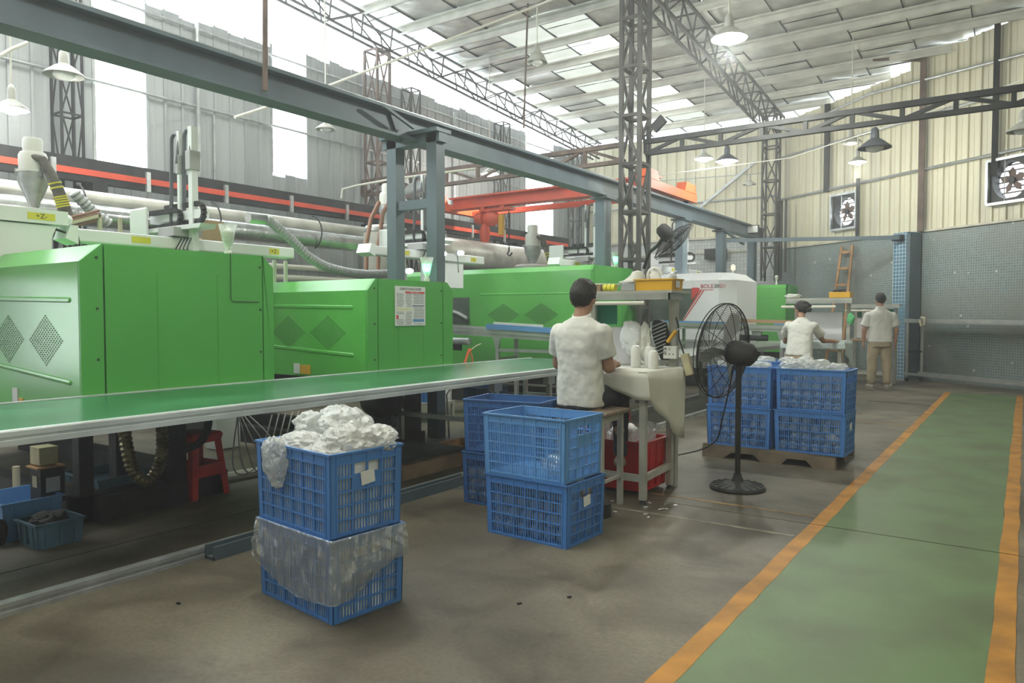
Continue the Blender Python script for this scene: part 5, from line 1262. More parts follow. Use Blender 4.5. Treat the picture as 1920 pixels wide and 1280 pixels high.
# ================================================================== BLUE STACKING CRATES
def crate_mesh(m, L=.60, W=.40, H=.37, nl=6, nw=4, sl=5, solidpad=True):
    g = MB(); hl, hw = L / 2, W / 2; z0, z1 = .012, H - .05; rows = 5
    cw = .03
    for sx in (-1, 1):
        for sy in (-1, 1):   # L-shaped corner posts
            g.bx(sx * hl, sx * (hl - .035), sy * hw, sy * (hw - .005), 0, H - .008); g.bx(sx * hl, sx * (hl - .005), sy * hw, sy * (hw - .035), 0, H - .008)
    g.bx(-hl + .006, hl - .006, -hw + .006, hw - .006, .004, .010)
    def wall(axis, s):
        n = nl if axis == 'y' else nw; half = hl if axis == 'y' else hw; u0, u1 = -half + .035, half - .035
        face = s * (hw if axis == 'y' else hl)
        def b(ua, ub, za, zb, d0, d1):   # d measured inwards from the face
            f0, f1 = face - s * d0, face - s * d1
            if axis == 'y': g.bx(ua, ub, f0, f1, za, zb)
            else: g.bx(f0, f1, ua, ub, za, zb)
        b(u0, u1, 0, .018, 0, .006); b(-half, half, H - .055, H - .006, .001, .006)        # bands
        b(-half - .004, half + .004, H - .010, H, -.006, .006)                              # top lip
        rh = (z1 - z0) / rows
        for k in range(rows + 1): b(u0, u1, z0 + k * rh - .004, z0 + k * rh + .004, -.002, .007)
        cw_ = (u1 - u0) / n
        for k in range(n + 1): b(u0 + k * cw_ - .004, u0 + k * cw_ + .004, 0, H - .008, -.003, .007)
        mid = {'y': (), 'x': ((1, 2) if n == 4 else (1,))}[axis]
        for k in range(n):
            ns_ = sl
            for j in range(1, ns_):
                u = u0 + k * cw_ + j * cw_ / ns_
                zt = z1
                if k in mid: zt = z0 + rh * 3.1
                b(u - .003, u + .003, z0, zt, .001, .005)
        if axis == 'x' and solidpad:
            ua, ub = u0 + mid[0] * cw_, u0 + (mid[-1] + 1) * cw_
            b(ua, ub, z0 + rh * 3, z0 + rh * 4.15, 0, .006)
            for uu in (ua, ub - .012): b(uu, uu + .012, z0 + rh * 4.15, z1, 0, .006)
    wall('y', -1); wall('y', 1); wall('x', -1); wall('x', 1)
    for i, v in enumerate(g.v):   # crates narrow slightly towards the bottom
        f = 1 - .035 * (1 - v[2] / H); g.v[i] = (v[0] * f, v[1] * f, v[2])
    return g
CM = {}
def crate(label, x, y, z, rz, m='blue_plastic', group=None, tagm='paper', card=True, L=.60, W=.40):
    t = thing('plastic_crate', label, 'crate', (x, y, z), group); t.rotation_euler = (0, 0, rz)
    if (m, L, W) not in CM:
        o = crate_mesh(m, L, W).build('crate_body', m); CM[(m, L, W)] = o.data; bpy.data.objects.remove(o)
    o = bpy.data.objects.new('crate_body', CM[(m, L, W)]); COL.objects.link(o); o.parent = t
    if card:
        g = MB(); g.box((L / 2 + .001, .0, .245), (.002, .075, .06), RX(.12)); c = g.build('label_card', tagm, None); c.parent = t
    return t
cA = crate('front blue crate on the floor wrapped in hanging clear film, bottom of its stack', -2.693, 2.369, 0, -.115, 'blue_plastic', card=False)
cB = crate('front blue crate heaped with clear plastic bags, top of its stack', -2.700, 2.366, .372, -.115, 'blue_plastic')
cC = crate('blue crate on the floor in the middle, filled with bottles, below the empty crate', -2.405, 3.825, 0, -.045, 'blue_plastic', L=.60, W=.42)
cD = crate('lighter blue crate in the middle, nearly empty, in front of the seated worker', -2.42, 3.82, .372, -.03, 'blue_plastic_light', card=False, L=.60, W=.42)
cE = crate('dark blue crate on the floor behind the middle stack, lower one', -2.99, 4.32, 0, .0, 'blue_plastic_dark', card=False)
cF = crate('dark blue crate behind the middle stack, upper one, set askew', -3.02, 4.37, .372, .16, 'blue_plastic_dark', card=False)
# pallet and its crates
t = thing('wooden_pallet', 'low brown wooden pallet under the four full blue crates', 'pallet', (-1.88, 7.2, 0))
for k in range(6):
    y0 = 6.80 + k * .155; g = MB(); g.bx(-2.50, -1.32, y0, y0 + .10, .10, .12); g.build('plank', 'pallet_wood', t)
for y0 in (6.78, 7.2, 7.60):
    g = MB(); g.prism([(-2.50, 0), (-2.30, 0), (-2.22, .06), (-2.02, .06), (-1.95, 0), (-1.77, 0), (-1.72, .06), (-1.56, .06), (-1.50, 0), (-1.32, 0), (-1.32, .10), (-2.50, .10)], y0, y0 + .08, 'y'); g.build('bearer', 'pallet_wood', t)
pal = []
for i, (x, y, z, lab, r_) in enumerate(((-2.165, 6.995, .12, 'full blue crate on the pallet, lower left', -.02), (-1.535, 6.99, .12, 'full blue crate on the pallet, lower right', -.03),
                               (-2.165, 7.0, .492, 'full blue crate on the pallet behind the fan cage, upper left', -.01), (-1.53, 7.0, .492, 'full blue crate with white bags on top, upper right on the pallet', -.035))):
    pal.append(crate(lab, x, y, z, r_, 'blue_plastic', card=(i == 1)))
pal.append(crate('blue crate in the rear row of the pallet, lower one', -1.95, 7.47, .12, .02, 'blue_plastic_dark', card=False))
pal.append(crate('blue crate in the rear row of the pallet, bags showing above the front row', -1.95, 7.47, .52, .02, 'blue_plastic', card=False))
# bottles packed in crates: lying in rows, seen through the slots
g = MB(); g.lathe([(.001, 0), (.028, .0), (.036, .006), (.041, .02), (.041, .13), (.03, .15), (.013, .155), (.013, .18), (.001, .18)], 12, (0, 0, 0), RX(-PI / 2)); o = g.build('clear_bottle', 'bottle_plastic', smooth=True); BME = o.data; bpy.data.objects.remove(o)
brng = random.Random(11)
def pack(cr, rows, group, label, z0=.055, cols=6, skip=.06):
    n = 0; M = Matrix.Translation(cr.location) @ Matrix.Rotation(cr.rotation_euler[2], 4, 'Z')
    for r_ in range(rows):
        for c_ in range(cols):
            if brng.random() < skip: continue
            u = -.235 + c_ * .094 + (.02 if r_ % 2 else 0) * (1 if c_ < cols - 1 else 0); z = z0 + r_ * .079
            o = bpy.data.objects.new('clear_bottle', BME); COL.objects.link(o)
            o.location = M @ Vector((u, -.182 + brng.uniform(0, .006), z)); o.rotation_euler = (brng.uniform(-.05, .05), brng.uniform(0, 6), cr.rotation_euler[2] + brng.uniform(-.06, .06)); tag(o, label[0].replace('ROW', ('bottom', 'second', 'third', 'top')[r_]).replace('COL', ('first', 'second', 'third', 'fourth', 'fifth', 'sixth')[c_]), 'bottle', group)
            if c_ == cols - 1:
                o = o.copy(); COL.objects.link(o); o.location = M @ Vector((u, .01, z)); o['label'] = label[1].replace('ROW', ('bottom', 'second', 'third', 'top')[r_])
def LB(w): return ('COL clear bottle from the left in the ROW row of the ' + w, 'rear clear bottle at the right end of the ROW row, ' + w)
PG = [('bottles in the lower left pallet crate', LB('lower left pallet crate')), ('bottles in the lower right pallet crate', LB('lower right pallet crate')),
      ('bottles in the upper left pallet crate', LB('upper left pallet crate')), ('bottles in the upper right pallet crate', LB('upper right pallet crate'))]
for i in range(4): pack(pal[i], 4, *PG[i])
pack(cC, 4, 'bottles in the floor crate below the empty crate', LB('middle floor crate'))
pack(cE, 3, 'bottles in the lower dark crate', LB('lower dark blue crate'))
# soft liner bags filling the crates
def liner(label, cr, d, z, seed, m='bag_film', amp=.16):
    c = Matrix.Translation(cr.location) @ Matrix.Rotation(cr.rotation_euler[2], 4, 'Z') @ Vector((0, .0, 0))
    bm = bmesh.new(); bmesh.ops.create_cube(bm, size=2); bmesh.ops.subdivide_edges(bm, edges=bm.edges, cuts=13, use_grid_fill=True)
    R = RZ(cr.rotation_euler[2])
    for v in bm.verts:
        p = v.co.copy(); q = Vector((p.x * d[0], p.y * d[1], p.z * d[2])) * 12 + Vector((seed * 5, 0, 0))
        k = 1 - amp * (abs(noise.noise(q)) + .5 * abs(noise.noise(q * 2.2)))
        v.co = c + R @ Vector((p.x * d[0] * k, p.y * d[1] * k, z + p.z * d[2] * (k if p.z > 0 else 1)))
    g = MB(); g.v = [tuple(v.co) for v in bm.verts]; g.f = [tuple(v.index for v in f.verts) for f in bm.faces]; bm.free()
    return tag(g.build('liner_bag', m, smooth=True), label, 'bag')
film('milky_film', (.88, .88, .85), body=.72, rough=.3, bump=1, bscale=26)
liner('milky plastic bag filling the top front crate', cB, (.288, .19, .165), .18, 1, 'liner_white', .07)
liner('milky plastic bag filling the bottom front crate behind the bottles', cA, (.288, .19, .165), .18, 2, 'liner_white', .07)
crumple('clear bag lying at the bottom of the nearly empty crate', (-2.26, 3.74, .46), (.11, .10, .06), 12, 'clear_film', z0=.39, sub=4)
crumple('white bag of parts inside the upper dark crate', (-2.95, 4.35, .47), (.2, .12, .07), 13, 'bag_film', z0=.39)
# heap of clear bags on the front stack
HB = [(-2.86, 2.42, .77, .12, .12, .10, 21), (-2.66, 2.44, .80, .15, .12, .10, 22), (-2.54, 2.36, .75, .14, .13, .10, 23), (-2.76, 2.28, .725, .17, .10, .07, 24), (-2.58, 2.26, .71, .14, .10, .06, 25), (-2.47, 2.46, .76, .10, .10, .07, 26), (-2.78, 2.50, .82, .11, .09, .08, 27)]
HL = ['at the left rear of the heap', 'the highest in the middle of the heap', 'at the right of the heap', 'low in the front middle of the heap', 'over the front corner of the heap', 'at the right rear of the heap', 'rounded and thin at the back of the heap']
for (x, y, z, a, b, c_, sd), l_ in zip(HB, HL): crumple('crumpled clear bag on the front crate, ' + l_, (x, y, z), (a, b, c_), sd, 'bag_film' if sd in (21, 22, 27) else 'milky_film', amp=.30, fr=2.8, sub=5, group='clear plastic bags heaped on the front crate')
crumple('clear bag hanging down outside the front crate', (-2.83, 2.165, .665), (.085, .034, .125), 31, 'bag_film', amp=.25, fr=5, sub=4)
for k, (x, y, z, a, b, c_) in enumerate(((-1.72, 6.9, .885, .10, .08, .06), (-1.50, 6.95, .89, .12, .09, .06), (-1.36, 6.98, .875, .10, .08, .04), (-2.3, 6.95, .87, .12, .1, .04), (-2.05, 6.98, .875, .12, .1, .035), (-1.62, 7.02, .92, .06, .05, .07))):
    crumple('white crumpled bag showing above the pallet crates, ' + ['left end of the right crate', 'middle of the right crate', 'right end of the right crate', 'left end of the left crate', 'right end of the left crate', 'pointed one on the right crate'][k], (x, y, z), (a, b, c_), 40 + k, 'bag_film', amp=.35, fr=5, sub=4, group='bags above the pallet crates')
for k, x in enumerate((-2.1, -1.9, -1.75)): crumple('white bag in the rear pallet crate, ' + ('left', 'middle', 'right')[k], (x, 7.45, .89), (.09, .1, .045), 50 + k, 'bag_film', sub=3, group='bags in the rear pallet crate')
# clear film hanging between the two front crates
g = MB(); cor = [(-.302, -.20), (.302, -.20), (.302, .20)]; M = Matrix.Translation(cA.location) @ Matrix.Rotation(-.115, 4, 'Z')
NU, NV = 90, 26
def filmpt(u, v):
    s = u * 1.0; La, Lb = .604, .40; d = s * (La + Lb)
    if d < La: x, y, nx_, ny_ = -.302 + d, -.202, 0, -1
    else: x, y, nx_, ny_ = .302, -.202 + (d - La), 1, 0
    f = abs(d - La) ; blend = max(0, 1 - f / .05) * .5
    if d < La: nx_, ny_ = blend, -(1 - blend * .3)
    else: nx_, ny_ = (1 - blend * .3), -blend
    drop = (.285 * (.55 + .45 * math.sin(PI * min(1, max(0, (d + .1) / 1.05)) ** 1.0)) + .03 * noise.noise(Vector((d * 4, 1, 2))))
    z = .375 - v * drop
    fold = .013 * math.sin(d * 75 + 6 * noise.noise(Vector((d * 6, v * 2, 0)))) * (1 - .5 * v) + .012 * noise.noise(Vector((d * 9, v * 1.5, 4))) + .006 * noise.noise(Vector((d * 34, v * 4, 4)))
    o = .012 + .030 * math.sin(PI * v * .8) * v + max(0, fold) * .8 * min(1, v * 4)
    p = M @ Vector((x + nx_ * o, y + ny_ * o, z)); return p
g.grid(filmpt, NU, NV); o = g.build('hanging_film', 'clear_film', smooth=True); tag(o, 'clear crinkled film hanging round the bottom front crate', 'film'); o.modifiers.new('s', 'SOLIDIFY').thickness = .0008
# small card left on the lower crate rim
sheet('white card on the rim between the two middle crates', (-2.25, 3.72, .3725), (.16, .05, .002), 'paper', 0, 'card', 'card')

# ================================================================== RED BIN, OTHER BINS AND STOOLS
t = thing('red_bin', 'large red plastic bin under the packing desk', 'bin', (-2.62, 5.3, 0)); g = MB()
openbox(g, -3.0, -2.27, 4.98, 5.42, .03, .40, .008, .02, .014); g.build('bin_body', 'red_plastic', t)
g = MB()
for x in (-2.95, -2.78, -2.62, -2.46, -2.32): g.bx(x - .006, x + .006, 4.985, 5.0, .06, .38)
for y in (5.08, 5.2, 5.32): g.bx(-2.285, -2.268, y - .006, y + .006, .06, .38)
g.build('bin_ribs', 'red_plastic', t)
crumple('clear crumpled bag in the red bin, left one', (-2.52, 5.15, .42), (.13, .12, .09), 61, 'bag_film', sub=4)
crumple('clear upright bag in the red bin, right one', (-2.34, 5.2, .43), (.05, .10, .10), 62, 'bag_film', sub=4)
def stool(label, x, y, rz, s=1.0, H=.47):
    t = thing('plastic_stool', label, 'stool', (x, y, 0)); 
    g = MB(); R = RZ(rz); a = .125 * s; b = .165 * s
    def P(u, v, z): p = R @ Vector((u, v, 0)); return (x + p.x, y + p.y, z)
    g.add([P(-a, -a, H), P(a, -a, H), P(a, a, H), P(-a, a, H), P(-a - .01, -a - .01, H - .02), P(a + .01, -a - .01, H - .02), P(a + .01, a + .01, H - .02), P(-a - .01, a + .01, H - .02), P(-a, -a, H - .07), P(a, -a, H - .07), P(a, a, H - .07), P(-a, a, H - .07)],
          [(0, 1, 2, 3), (0, 1, 5, 4), (1, 2, 6, 5), (2, 3, 7, 6), (3, 0, 4, 7), (4, 5, 9, 8), (5, 6, 10, 9), (6, 7, 11, 10), (7, 4, 8, 11)]); g.build('seat', 'red_plastic_worn', t)
    for sx in (-1, 1):
        for sy in (-1, 1):
            g = MB(); w_ = .055; q = []
            for (e, z, ww) in ((a, H - .05, w_), (b, 0, w_ * .85)):
                q += [P(sx * e, sy * e, z), P(sx * (e - ww), sy * e, z), P(sx * (e - ww), sy * (e - .012), z), P(sx * (e - .012), sy * (e - .012), z), P(sx * (e - .012), sy * (e - ww), z), P(sx * e, sy * (e - ww), z)]
            g.add(q, [(0, 1, 2, 3, 4, 5), (11, 10, 9, 8, 7, 6)] + [(i, (i + 1) % 6, (i + 1) % 6 + 6, i + 6) for i in range(6)]); g.build('leg', 'red_plastic_worn', t)
    for k in range(4):
        g = MB(); e = a + (b - a) * .55; R2 = RZ(rz + k * PI / 2)
        c = R2 @ Vector((0, -e + .004, 0)); g.box((x + c.x, y + c.y, H * .42), (e * 1.75, .008, .09), R2); g.build('apron', 'red_plastic_worn', t)
    return t
stool('red plastic stool under the green conveyor beside the first machine', -5.06, 3.16, .12)
stool('red plastic stool behind the packing desk, seen below the tablecloth', -4.25, 8.45, .3, 1.0, .46)
def blue_bin(label, x0, x1, y0, y1, z0, z1, m='dirty_blue_plastic', name='blue_bin'):
    t = thing(name, label, 'bin', ((x0 + x1) / 2, (y0 + y1) / 2, z0)); g = MB(); openbox(g, x0, x1, y0, y1, z0, z1, .006, .012, .01); g.build('bin_body', m, t)
    g = MB()
    for f in (.2, .5, .8):
        xx = x0 + (x1 - x0) * f; g.bx(xx - .005, xx + .005, y0 - .003, y0 + .012, z0 + .02, z1 - .01); yy = y0 + (y1 - y0) * f; g.bx(x1 - .012, x1 + .003, yy - .005, yy + .005, z0 + .02, z1 - .01)
    g.build('bin_ribs', m, t); return t
blue_bin('open blue bin at the left edge under the conveyor', -5.32, -4.88, 1.82, 2.15, 0, .23, 'blue_plastic_light')
blue_bin('dirty blue bin full of dark rags at the lower left', -4.83, -4.57, 1.87, 2.13, 0, .145)
crumple('heap of black rags in the dirty blue bin', (-4.70, 2.0, .13), (.11, .11, .06), 71, 'soft_black', 'rag_heap', 'rags', sub=4)
crumple('black rag hanging between the two lower left bins', (-4.86, 1.80, .08), (.03, .04, .08), 72, 'soft_black', 'rag', 'rags', sub=3)
blue_bin('shallow blue tray lying on the base frame of the first machine', -5.55, -5.06, 2.45, 2.84, .172, .235)
blue_bin('tall dark blue bin between the steel posts and rear crates', -5.05, -4.70, 6.35, 6.7, 0, .55, 'blue_plastic_dark')
blue_bin('blue bin seen left of the double steel post', -6.5, -6.05, 6.9, 7.25, .25, .62, 'blue_plastic')
t = thing('bin_rack', 'low white rack under the blue bin near the steel post', 'rack', (-6.3, 7.1, 0)); g = MB(); g.bx(-6.6, -5.95, 6.85, 7.3, .22, .25); g.build('rack_shelf', 'lamp_enamel', t)
for x in (-6.58, -5.97):
    for y in (6.87, 7.28): g = MB(); post(g, x, y, 0, .9 if y < 7 else .22, .035); g.build('leg', 'lamp_enamel', t)

# ================================================================== UNDER THE FIRST MACHINE
def upr(lab, x, y, w_, z0=.17, z1=.75): return tag(MB().bx(x - w_, x + w_, y - w_, y + w_, z0, z1).build('frame_upright', 'dark_steel'), lab, 'frame')
upr('black upright at the near corner of the first machine base', -5.0, 2.33, .045, .17, .56); upr('black upright behind the yellow box of the first machine', -5.3, 2.72, .05, .172, .56)
tag(MB().bx(-5.05, -4.95, 2.86, 3.02, 0, .56).build('frame_upright', 'dark_steel'), 'thick black upright next to the red stool', 'frame')
tag(MB().bx(-4.95, -4.88, 2.36, 2.98, .0, .16).build('base_beam', 'soft_black'), 'black base beam on the floor under the first machine', 'beam')
t = thing('control_box', 'small cream box over a black valve block at the lower left', 'box', (-5.02, 2.12, .18))
g = MB(); g.bx(-5.10, -4.97, 2.06, 2.17, .41, .52); g.build('upper_case', 'cream_box', t, bevel=.004)
g = MB(); g.bx(-5.11, -4.95, 2.04, 2.20, .39, .40); g.build('plate', 'wood', t); g = MB(); g.bx(-5.10, -4.96, 2.06, 2.20, .17, .39); g.build('valve_block', 'dark_steel', t)
g = MB(); g.bx(-5.06, -5.0, 2.055, 2.06, .27, .34); g.build('rating_plate', 'cream_box', t); g = MB(); g.bx(-4.96, -4.955, 2.09, 2.17, .24, .33); g.build('rating_plate', 'metal_cabinet', t)
flexhose('foil-wrapped hose hanging in a U under the first machine', [(-4.94, 2.56, .68), (-4.90, 2.565, .45), (-4.88, 2.60, .29), (-4.87, 2.68, .215), (-4.87, 2.76, .29), (-4.88, 2.80, .45), (-4.90, 2.80, .68)], .040, 'gold_foil', ridge=.09)
flexhose('thick black hose curving down beside the red stool', [(-4.9, 3.14, .70), (-4.88, 3.15, .55), (-4.9, 3.10, .42), (-4.97, 2.98, .36)], .028, 'soft_black', ridge=.01)
for k in range(2): flexhose('cream pipe standing at the far lower left, %s one' % ('taller', 'shorter')[k], [(-5.45 + k * .1, 1.98 + k * .10, .0), (-5.45 + k * .1, 1.98 + k * .1, .4 - k * .12), (-5.45 + k * .1, 1.98 + k * .1, .52 - k * .16)], .022, 'cream_pvc', 'standing_pipe', .0, cat='pipe')
rc = random.Random(4)
for k in range(6):
    y0 = 3.45 + k * .07; flexhose('thin grey cable looping under the conveyor beyond the red stool, %s' % ['first', 'second', 'third', 'fourth', 'fifth', 'sixth'][k], [(-5.1 - .1 * k, y0 + .1, .55), (-5.0, y0 - .02, .2 + .03 * k), (-4.98, y0 + .05, .10), (-5.05, y0 + .25, .16), (-5.2, y0 + .5, .5)], .006, 'grey_paint', 'loose_cable', 0, 6, 'cable')
for k in range(3): tag(MB().cyl((-5.35 + k * .06, 3.35, .03), (-5.25 + k * .06, 4.75, .03), .024, 10).build('floor_pipe', 'pipe_white', smooth=True), 'white pipe lying on the floor behind the red stool, %s of three' % ('left', 'middle', 'right')[k], 'pipe')
# second machine base and platform
tag(MB().bx(-5.05, -4.94, 4.95, 5.1, .17, .62).build('frame_upright', 'dark_steel'), 'black upright under the second machine, left', 'frame')
tag(MB().bx(-5.05, -4.93, 5.36, 5.52, .17, .62).build('frame_upright', 'dark_steel'), 'black upright under the second machine, right', 'frame')
g = MB(); g.ell((-5.0, 5.05, .52), (.2, .22, .16)); g.ell((-5.0, 5.3, .48), (.15, .2, .14)); tag(g.build('motor_housing', 'soft_black', smooth=True), 'black rounded motor housing under the second machine', 'motor')
t = thing('step_platform', 'low wooden step platform with a dark mat under the second machine', 'platform', (-4.5, 4.75, 0))
for k in range(6): g = MB(); x0 = -4.9 + k * .135; g.bx(x0, x0 + .13, 4.36, 5.12, .13, .15); g.build('plank', 'plywood', t)
g = MB(); g.bx(-4.9, -4.1, 4.36, 4.39, 0, .13); g.bx(-4.12, -4.09, 4.36, 5.12, 0, .13); g.bx(-4.9, -4.1, 5.09, 5.12, 0, .13); g.build('platform_frame', 'plywood', t)
g = MB(); g.bx(-4.95, -4.05, 4.33, 5.15, .151, .16); g.build('mat', 'soft_black', t)
t = thing('wooden_box', 'small open wooden box beside the step platform', 'box', (-4.3, 5.4, 0)); g = MB(); openbox(g, -4.45, -4.12, 5.2, 5.55, 0, .16, .015, 0, 0); g.build('box_body', 'wood', t)
t = thing('air_gun', 'red air gun with a thin nozzle standing up behind the conveyor belt', 'tool', (-5.0, 5.9, .8)); p = (-5.0, 6.389, 0.902)
g = MB(); g.tube([(-5.0, 6.276, 0.762), (-5.0, 6.333, 0.864), (-5.0, 6.389, 0.966)], .014, 10); g.tube([(-5.0, 6.446, 0.811), (-5.0, 6.437, 0.882), (-5.0, 6.389, 0.954)], .008, 8); g.ell((-5.0, 6.399, 0.954), (.022, .022, .018)); g.build('gun_body', 'bright_orange', t, smooth=True)
g = MB(); g.tube([(-5.0, 6.437, 0.964), (-5.0, 6.514, 0.997), (-5.0, 6.602, 1.018)], .005, 6); g.build('nozzle', 'cream_pvc', t, smooth=True)
g = MB(); g.tube([(-5.0, 6.276, 0.762), (-5.0, 6.239, 0.706), (-5.0, 6.0, .5), (-5.05, 6.1, .02)], .01, 6); g.build('air_hose', 'galvanised', t, smooth=True)
# clear film scrap and litter on the floor
tag(MB().box((-3.55, 4.55, .002), (.36, .28, .002), RZ(.3)).build('film_scrap', 'clear_film'), 'clear film scrap lying on the floor beside the rear dark crates', 'scrap')
for k in range(14): tag(MB().box((rc.uniform(-2.55, -1.95), rc.uniform(4.45, 5.0), .003), (.028, .012, .004), RZ(rc.uniform(0, 3))).build('paper_scrap', 'paper'), 'tiny white scrap on the floor by the packing desk legs', 'scrap', 'white scraps on the floor')
tag(MB().lathe([(.001, 0), (.1, 0), (.1, .09), (.08, .11), (.001, .11)], 20, (-2.33, 4.35, 0)).build('black_weight', 'soft_black', smooth=True), 'black round weight on the floor behind the middle crates', 'weight')
for x, y in ((-3.2, 1.9), (-1.9, 2.8), (-1.75, 3.0)): tag(MB().box((x, y, .004), (.02, .012, .006), RZ(x)).build('dirt_crumb', 'black'), 'small black crumb on the bare concrete', 'crumb', 'crumbs on the floor')
flexhose('black cable hanging from the fan towards the desk', [(-1.84, 5.66, .95), (-1.95, 5.75, .55), (-2.1, 5.95, .28), (-2.5, 6.2, .10), (-2.9, 6.4, .02)], .006, 'black', 'power_cable', 0, 6, 'cable')

# ================================================================== PEOPLE
def capsule(g, p, q, r0, r1, n=14):
    p, q = Vector(p), Vector(q); d = q - p; L_ = d.length; d.normalize()
    a = Vector((0, 0, 1)) if abs(d.z) < .9 else Vector((1, 0, 0)); u = d.cross(a).normalized(); v = d.cross(u)
    rs = []
    for k in range(5): t = (k / 5) * PI / 2; rs.append((p - d * r0 * math.cos(t), r0 * math.sin(t) + 1e-4))
    for k in range(5): rs.append((p.lerp(q, k / 4), r0 + (r1 - r0) * k / 4))
    for k in range(1, 6): t = (k / 5) * PI / 2; rs.append((q + d * r1 * math.sin(t), r1 * math.cos(t) + 1e-4))
    g.rings([(c, u * r_, v * r_) for c, r_ in rs], n)
_ct = bpy.data.textures.new('folds', 'CLOUDS'); _ct.noise_scale = .11; _ct.noise_depth = 2
def folds(o, st):
    d = o.modifiers.new('folds', 'DISPLACE'); d.texture = _ct; d.strength = st; d.mid_level = .5; d.texture_coords = 'LOCAL'
def remesh(o, vox, it=3):
    m = o.modifiers.new('remesh', 'REMESH'); m.mode = 'VOXEL'; m.voxel_size = vox; m.use_smooth_shade = True
    s = o.modifiers.new('smooth', 'SMOOTH'); s.iterations = it; s.factor = .5
def hand(g, w, d, pn, s=1.0, curl=.5, side=1):
    """palm and five bent fingers: w wrist, d direction, pn palm normal (towards the palm side), side: +1 thumb towards d x pn"""
    w, d, pn = Vector(w), Vector(d).normalized(), Vector(pn).normalized(); x = d.cross(pn).normalized() * side
    for k in range(-1, 2): capsule(g, w + x * .018 * k * s, w + d * .075 * s + x * .026 * k * s, .016 * s, .015 * s, 10)
    for k, L_ in enumerate((.068, .078, .074, .058)):
        b = w + d * .08 * s + x * (.030 - .020 * k) * s; m = b + (d + pn * curl * .5).normalized() * L_ * .55 * s; e = m + (d + pn * curl * 1.6).normalized() * L_ * .5 * s
        capsule(g, b, m, .0095 * s, .0088 * s, 8); capsule(g, m, e, .0088 * s, .0075 * s, 8)
    b = w + d * .02 * s + x * .026 * s; m = b + (d * .8 + x * .8 + pn * .3).normalized() * .04 * s; e = m + (d + x * .1 + pn * .4).normalized() * .032 * s
    capsule(g, b, m, .0115 * s, .0105 * s, 8); capsule(g, m, e, .0105 * s, .009 * s, 8)
def head(g, c, yaw, pitch, s=1.0):
    """skull, jaw, nose, ears, neck stub; faces +y before yaw"""
    R = RZ(yaw) @ RX(pitch); c = Vector(c)
    E = lambda p, d, **k: g.ell(c + R @ (Vector(p) * s), [x * s for x in d], R, **k)
    E((0, -.008, .03), (.074, .094, .088)); E((0, .022, -.035), (.058, .066, .070)); E((0, .055, -.075), (.032, .028, .026))
    E((0, .095, -.012), (.013, .018, .024)); E((0, .088, -.048), (.024, .010, .007)); E((0, .084, .022), (.055, .012, .010))
    for x in (-1, 1):
        E((x * .077, -.002, -.005), (.010, .020, .031)); E((x * .03, .083, .012), (.014, .010, .008))
def hairmesh(g, c, yaw, pitch, s=1.0, style='short'):
    R = RZ(yaw) @ RX(pitch); c = Vector(c); k0 = len(g.v)
    n1, n2 = 40, 26
    for i in range(n2 + 1):
        th = PI * i / n2
        for j in range(n1):
            ph = 2 * PI * j / n1; n = Vector((math.sin(th) * math.cos(ph), math.sin(th) * math.sin(ph), math.cos(th)))
            r_ = Vector((n.x * .084, n.y * .106 - .010, n.z * .103 + .030))
            sp = noise.noise(n * 9 + Vector((3, 1, 2))) * .007 + noise.noise(n * 22) * .005
            if style == 'short' and n.z > .55: sp += abs(noise.noise(n * 16)) * .022
            if r_.z < .0: r_.x *= 1 + r_.z * 2.6; r_.y *= 1 + r_.z * 1.2
            r_ += n * sp
            low = -.062 if n.y < -.1 else (-.012 if abs(n.x) > .55 and n.y < .3 else .048)
            lowm = -.062 + (n.y + .1) * .3 if n.y > -.1 else -.062
            if r_.z < max(low, min(lowm, .06)): r_ *= .80
            g.v.append(tuple(c + R @ (r_ * s)))
    for i in range(n2):
        for j in range(n1):
            a, b = k0 + i * n1 + j, k0 + i * n1 + (j + 1) % n1; g.f.append((a, b, b + n1, a + n1))
def torso(g, rs, n=28):
    """rings: (x, y, z, half width, half depth) superellipse"""
    k = len(g.v)
    for (x, y, z, a, b) in rs:
        for j in range(n):
            t = 2 * PI * j / n; cs, sn = math.cos(t), math.sin(t)
            g.v.append((x + a * math.copysign(abs(cs) ** .8, cs), y + b * math.copysign(abs(sn) ** .85, sn), z))
    for i in range(len(rs) - 1):
        for j in range(n):
            p, q = k + i * n + j, k + i * n + (j + 1) % n; g.f.append((p, q, q + n, p + n))
    g.f.append(tuple(k + j for j in reversed(range(n)))); m = k + (len(rs) - 1) * n; g.f.append(tuple(m + j for j in range(n)))
def sleeve(g, p, q, r0, r1):
    p, q = Vector(p), Vector(q); d = (q - p).normalized(); a = Vector((0, 1, 0)) if abs(d.y) < .9 else Vector((1, 0, 0)); u = d.cross(a).normalized(); v = d.cross(u)
    g.rings([(p - d * r0 * .75, u * r0 * .45, v * r0 * .45), (p - d * r0 * .4, u * r0 * .85, v * r0 * .85), (p, u * r0, v * r0), (p.lerp(q, .5), u * (r0 + r1) / 2, v * (r0 + r1) / 2), (q, u * r1, v * r1)], 20)
def finish(g, name, m, t, rot, vox, it=3):
    o0 = Vector(t.location); R = RZ(rot)
    g.v = [tuple(o0 + R @ Vector(v)) for v in g.v]; o = g.build(name, m, t, smooth=True)
    if vox: remesh(o, vox, it)
    if m in ('shirt_white', 'khaki', 'dark_trousers') and vox: folds(o, .024)
    return o

